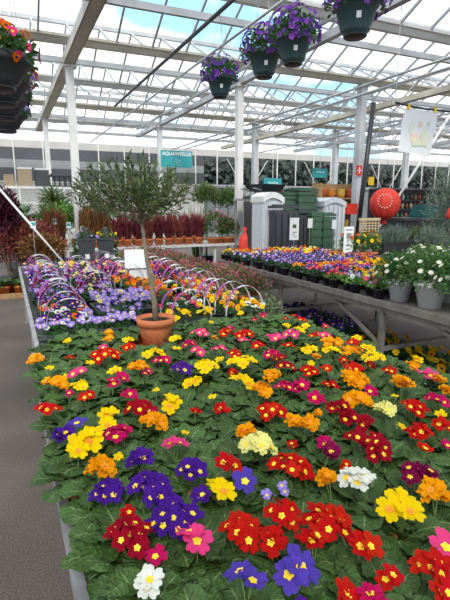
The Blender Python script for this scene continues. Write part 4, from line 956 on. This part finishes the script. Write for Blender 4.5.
# ------------------------------------------------------------------ red balloon lantern
BY = 8.9; C = aty(385, 203, BY); Rb = 14.5 / F_PX * proj(C)[2]
t = thing('red_balloon', 'big red pleated cloth balloon with a white ring emblem', 'balloon', tuple(C)); mb = MB(); vs = []; fs = []; nu, nv = 72, 22
for j in range(nv + 1):
    v = j / nv; ph = pi * v
    r_ = Rb * sin(ph) ** .9 * (1 if v < .5 else 1 - .0 * (v - .5)); z_ = Rb * cos(ph) * (1.0 if v < .5 else 1.15)
    if v > .93: r_ = max(r_, Rb * .12)
    for k in range(nu):
        a = 2 * pi * k / nu; rr = r_ * (1 + .035 * sin(12 * a) * sin(ph)); vs.append((rr * cos(a), rr * sin(a), z_))
for j in range(nv):
    for k in range(nu): fs.append((j * nu + k, (j + 1) * nu + k, (j + 1) * nu + (k + 1) % nu, j * nu + (k + 1) % nu))
mb.add(vs, fs); mb.build('balloon_skin', RED, t, True)
mb = MB(); mb.lathe([(Rb * .14, 0), (Rb * .22, -.10), (Rb * .18, -.12), (Rb * .10, -.02)], (0, 0, -Rb * 1.12), n=14); mb.build('neck_ruffle', RED, t, True)
mb = MB(); vd = -C.normalized(); vd.z = 0; vd.normalize(); sd = Vector((-vd.y, vd.x, 0))
for k in range(16):
    a = 2 * pi * k / 16; q = Rb * .40; x, z_ = q * cos(a), q * sin(a) + Rb * .12; dd = sqrt(max(0, (Rb * 1.03) ** 2 - x * x - z_ * z_)) + .012
    mb.tube([vd * dd + sd * x + Vector((0, 0, z_)), vd * dd + sd * (x * 1.22) + Vector((0, 0, (z_ - Rb * .12) * 1.22 + Rb * .12))], Rb * .035, 5)
mb.build('ring_emblem', mat('faded_white_print', (.75, .55, .50), .7), t)
mb = MB(); mb.tube([(0, 0, Rb), (0, 0, GZ - C.z)], .004, 4); mb.build('cord', DARKST, t)
# slim poles
def pole(name, label, p, q, r_, m_, cat='pole'):
    lo, hi = (p, q) if p.z < q.z else (q, p); p = lo + (lo - hi) * (lo.z / (hi.z - lo.z)); q = hi; mb = MB(); mb.tube([p, q], r_, 8); return tag(mb.build(name, m_, None, True), label, cat)
p, q = aty(373, 108, 9.6), aty(362, 196, 9.6); q2 = q + (q - p) * (q.z / (p.z - q.z)); p2 = p + (p - q) * ((4.12 - p.z) / (p.z - q.z))
pole('black_pole', 'thick black pole slanting beside the grey column', p2, q2, .06, BLACKP)
pole('diagonal_pole', 'white slanting pole rising behind the red balloon', aty(404, 188, 9.7), aty(462, 96, 9.7), .035, STEELW)
pole('diagonal_pole', 'thin pale pole slanting across the palm and red shrubs', aty(-3, 186, 8.6), aty(50, 247, 8.6), .018, WHITE)
# red cross and yellow notice on the grey column
a = aty(364, 170, 10.2); t = thing('fire_point_sign', 'small red sign with white symbol on the grey column', 'sign', (a.x - .03, 10.36, a.z)); mb = MB(); mb.box((0, 0, 0), (.19, .02, .26)); mb.build('sign_board', RED, t)
mb = MB(); mb.box((0, -.014, 0), (.12, .006, .035)); mb.box((0, -.014, 0), (.035, .006, .16)); mb.build('white_symbol', PAPER, t)
a = aty(372, 181, 9.5); mb = MB(); mb.box((0, 0, 0), (.17, .02, .2)); o = mb.build('notice_board', mat('yellow_card', (.85, .60, .03), .6), None, loc=(a.x, 9.53, a.z)); tag(o, 'small yellow notice fixed to the thick black pole', 'notice')
a = aty(361, 209, 9.0); t = thing('red_box', 'small square red cabinet beside the red balloon', 'box', (a.x, 9.4, 0)); mb = MB(); mb.box((0, 0, a.z), (.32, .18, .26)); mb.build('cabinet_body', RED, t); mb = MB(); mb.box((0, 0, .01), (.25, .2, .02)); mb.bar((0, 0, 0), (0, 0, a.z - .12), .04); mb.build('stand', DARKST, t)
# ------------------------------------------------------------------ overhead pipes, cable, poster
def ypipe(x, z, r_, y0, y1, m_, label): mb = MB(); mb.tube([(x, y0, z), (x, y1, z)], r_, 8); o = tag(mb.build('overhead_pipe', m_, None, True), label, 'pipe', 'lengthwise overhead pipes'); return o
PZ = 3.58
ypipe(2.15, PZ, .022, -3, 9.9, DARKST, 'dark overhead pipe that the purple hanging baskets hang from')
mb = MB()
ypipe(6.7, 3.98, .025, -3, 20, STEELB, 'grey overhead pipe midway between the white column and grey column')
ypipe(7.3, 4.02, .025, -3, 20, STEELB, 'grey overhead pipe second over from the white column')
ypipe(3.3, 4.1, .02, -3, 20, STEELB, 'grey overhead pipe beside the lattice girder over the viola bench')
ypipe(-.02, 3.5, .02, -2, 9.9, STEELB, 'grey overhead pipe carrying the black hanging pots over the aisle')
ypipe(11.0, 4.05, .025, -3, 20, STEELB, 'grey overhead pipe beyond the grey column')
cz = aty(410, 107, 5.5).z
mb = MB(); mb.tube([(5.25, 5.5, cz + .04), (5.7, 5.5, cz), (7.5, 5.5, cz + .0), (9.15, 5.5, cz + .06)], .016, 6); tag(mb.build('overhead_cable', DARKST, None, True), 'thick black cable strung crosswise that holds the white poster', 'cable')
mb = MB(); mb.bar((5.25, 5.5, cz), (5.25, 5.5, 4.4), .008); o = mb.build('cable_hanger', STEELB); tag(o, 'thin steel rod holding the black cable below the nearer girder', 'rod')
mb = MB(); mb.bar((9.15, 5.5, cz), (9.15, 5.5, 4.15), .008); o = mb.build('cable_hanger', STEELB); tag(o, 'thin steel rod holding the black cable below the farther girder', 'rod')
tl, tr_, bl_, br_ = aty(405, 108, 5.5), aty(438, 112, 5.5), aty(398, 151, 5.42), aty(430, 157, 5.42)
POSTER = mat('poster_paper', (.93, .93, .93), .6, trans=.35)
t = thing('hanging_poster', 'white poster with faded fruit picture hanging from the black cable', 'poster', tuple(tl)); mb = MB()
q = [v - tl for v in (tl, tr_, br_, bl_)]; mb.add(q + [v + Vector((0, .006, 0)) for v in q], [(0, 3, 2, 1), (4, 5, 6, 7), (0, 1, 5, 4), (1, 2, 6, 5), (2, 3, 7, 6), (3, 0, 4, 7)]); mb.build('sheet', POSTER, t)
def pp(u, v): return q[0].lerp(q[1], u).lerp(q[3].lerp(q[2], u), v) + Vector((0, -.008, 0))
for k, (u, v, a, b0, col) in enumerate([(.28, .42, .07, .16, (.60, .64, .42)), (.42, .62, .13, .07, (.85, .45, .25)), (.38, .68, .10, .06, (.85, .62, .2)), (.68, .55, .08, .14, (.62, .66, .32)), (.60, .72, .16, .08, (.55, .6, .3)), (.52, .33, .05, .07, (.75, .25, .12)), (.76, .30, .04, .06, (.45, .42, .25)), (.80, .68, .07, .14, (.6, .6, .35)), (.45, .78, .09, .05, (.5, .55, .28))]):
    mb = MB(); vs = [pp(u, v)] + [pp(u + a * cos(w_ * .5236) * (1 + .15 * sin(3 * w_ + k)), v + b0 * sin(w_ * .5236)) for w_ in range(12)]; vs = [vv - Vector((0, .0004 * k, 0)) for vv in vs]
    mb.add(vs, [(0, (w_ + 1) % 12 + 1, w_ + 1) for w_ in range(12)]); mb.build('printed_picture', mat('poster_ink_%d' % k, tuple(min(1, c_ * .55 + .38) for c_ in col), .6), t)
for k, (u, nm) in enumerate([(.1, 'clip'), (.9, 'clip')]):
    mb = MB(); v0 = q[0].lerp(q[1], u); mb.box((v0.x, v0.y, v0.z + .02), (.05, .03, .07)); mb.build(nm, MATS['yellow_card'], t)
# ------------------------------------------------------------------ hanging baskets
CAMP = MB()
for k in range(5):
    a = 2 * pi * k / 5; CAMP.blade((.05 * cos(a), .05 * sin(a), 0), (cos(a), sin(a), .35), (0, 0, 1), 1.0, .75, 0, 3)
CAMP = CAMP.mesh('bellflower', fmat('bell_violet', (.20, .07, .40), .3))
def basket(P, R, H, pot_m, cols, label, grp, seed, top_z, nfl, fr, VS=1.0, RS=1.0, label_tag=True, folm=GREENL):
    r = random.Random(seed); t = thing('hanging_basket', label, 'hanging basket', P, 0, grp); mb = MB()
    mb.lathe([(0, .0), (R * .50, .0), (R * .52, .012), (R * .66, .02), (R * .70, .03), (R * .97, H - .04), (R * 1.05, H - .04), (R * 1.07, H), (R * .97, H), (R * .93, H - .03), (0, H - .03)], n=32); pt = mb.build('basket_pot', pot_m, t, True)
    mb = MB(); mb.lathe([(0, -.012), (R * .5, -.012), (R * .56, -.004), (R * .56, .004), (0, .002)], n=24); mb.build('drip_tray', BLACKP, pt, True)
    if label_tag:
        d = Vector((-P[0], -P[1], 0)).normalized(); ang = math.atan2(d.y, d.x) + .15; rr = R * .80
        mb = MB(); n = 5; vs = []
        for k in range(n):
            a = ang - .13 + .26 * k / (n - 1)
            for zz in (H * .34, H * .52): rq = R * (.70 + .27 * zz / H) + .004; vs.append((rq * cos(a), rq * sin(a), zz))
        mb.add(vs, [(2 * k, 2 * k + 2, 2 * k + 3, 2 * k + 1) for k in range(n - 1)]); mb.build('price_label', PAPER, pt)
    mb = MB(); bush(mb, (0, 0, H + .01), (R * 1.45 * RS, R * 1.45 * RS, .17 * VS), 900, .035, .022, zmin=-.35, r=r, fill=.4); mb.build('foliage', folm, t)
    for k in range(nfl):
        d, q = dome_pt((R * 1.55 * RS, R * 1.55 * RS, .20 * VS), r, -.45); inst('flower', CAMP if cols is None else PANSY[r.choice(cols)], t, q + Vector((0, 0, H + .02)), aim(d + on_sphere(r) * .35), fr * r.uniform(.8, 1.2))
    mb = MB()
    for k in range(3):
        a = 2 * pi * k / 3 + .5; mb.tube([(R * cos(a), R * sin(a), H), (0, 0, top_z - P[2])], .0022, 4)
    mb.build('hanger_wires', GALV, t)
for i, (px, py, t_, lab) in enumerate([(220, 97, 5.0, 'purple bellflower hanging basket, smallest looking of the four'), (264, 77, 4.07, 'purple bellflower hanging basket, second smallest looking of the row'), (293, 64, 3.70, 'purple bellflower hanging basket, between the small ones and the biggest'), (355, 36, 2.87, 'purple bellflower hanging basket closest overhead, its underside in view')]):
    d = ray(px, py); P = Vector((0, 0, HC)) + d * t_; P.x = 2.15 + (P.x - 2.15) * .6
    P = Vector((0, 0, HC)) + d * (P.x / d.x)
    basket(tuple(P), .132, .20, TEALP, None, lab, 'purple hanging baskets on the dark pipe', i + 3, PZ, 100, .025)
for i, (px, py, Y) in enumerate([(-3, 88, 2.42), (2, 104, 2.95), (4, 118, 3.5), (6, 131, 4.1)]):
    P = aty(px, py, Y); basket(tuple(P), .14, .13, SLATEP, (['orange', 'pink', 'golden', 'pink'], ['pink', 'magenta', 'lilac'], ['lilac', 'violet blue'], ['lilac', 'purple'])[i], ('black hanging pot with orange and pink pansies, biggest of its line', 'black hanging pot with trailing pink flowers, second of its line', 'black hanging pot with lilac flowers, third of its line', 'black hanging pot with purple flowers, smallest of its line')[i], 'black hanging pots over the aisle', i + 30, 3.5, 48, .022, .6, .85, label_tag=False)
# ------------------------------------------------------------------ light
W = bpy.data.worlds.new('world'); SC.world = W; W.use_nodes = True; N = W.node_tree.nodes; L = W.node_tree.links; bg = N['Background']
tc = N.new('ShaderNodeTexCoord'); mp = N.new('ShaderNodeMapping'); mp.inputs['Scale'].default_value = (1, 1, 2.2); mp.inputs['Location'].default_value = (.35, .1, 0)
L.new(tc.outputs['Generated'], mp.inputs[0]); no = N.new('ShaderNodeTexNoise'); no.inputs['Scale'].default_value = 3.2; no.inputs['Detail'].default_value = 5; no.inputs['Roughness'].default_value = .5
L.new(mp.outputs[0], no.inputs['Vector']); cr = N.new('ShaderNodeValToRGB'); e = cr.color_ramp.elements
e[0].position = .40; e[0].color = (.33, .62, .90, 1); e[1].position = .50; e[1].color = (.93, .94, .97, 1)
x = cr.color_ramp.elements.new(.62); x.color = (.84, .85, .88, 1)
L.new(no.outputs['Fac'], cr.inputs[0]); L.new(cr.outputs[0], bg.inputs['Color']); bg.inputs['Strength'].default_value = 1.0
s = bpy.data.lights.new('sun', 'SUN'); s.energy = 1.9; s.angle = radians(18); s.color = (1, .95, .87); so = bpy.data.objects.new('sun', s); COL.objects.link(so); so.rotation_euler = (radians(38), radians(-22), 0)
vs_ = SC.view_settings; vs_.view_transform = 'Standard'; vs_.look = 'None'; vs_.exposure = 0.85; vs_.gamma = 1; vs_.use_curve_mapping = False
SC.cycles.max_bounces = 6; SC.cycles.transparent_max_bounces = 24; SC.cycles.caustics_reflective = False; SC.cycles.caustics_refractive = False
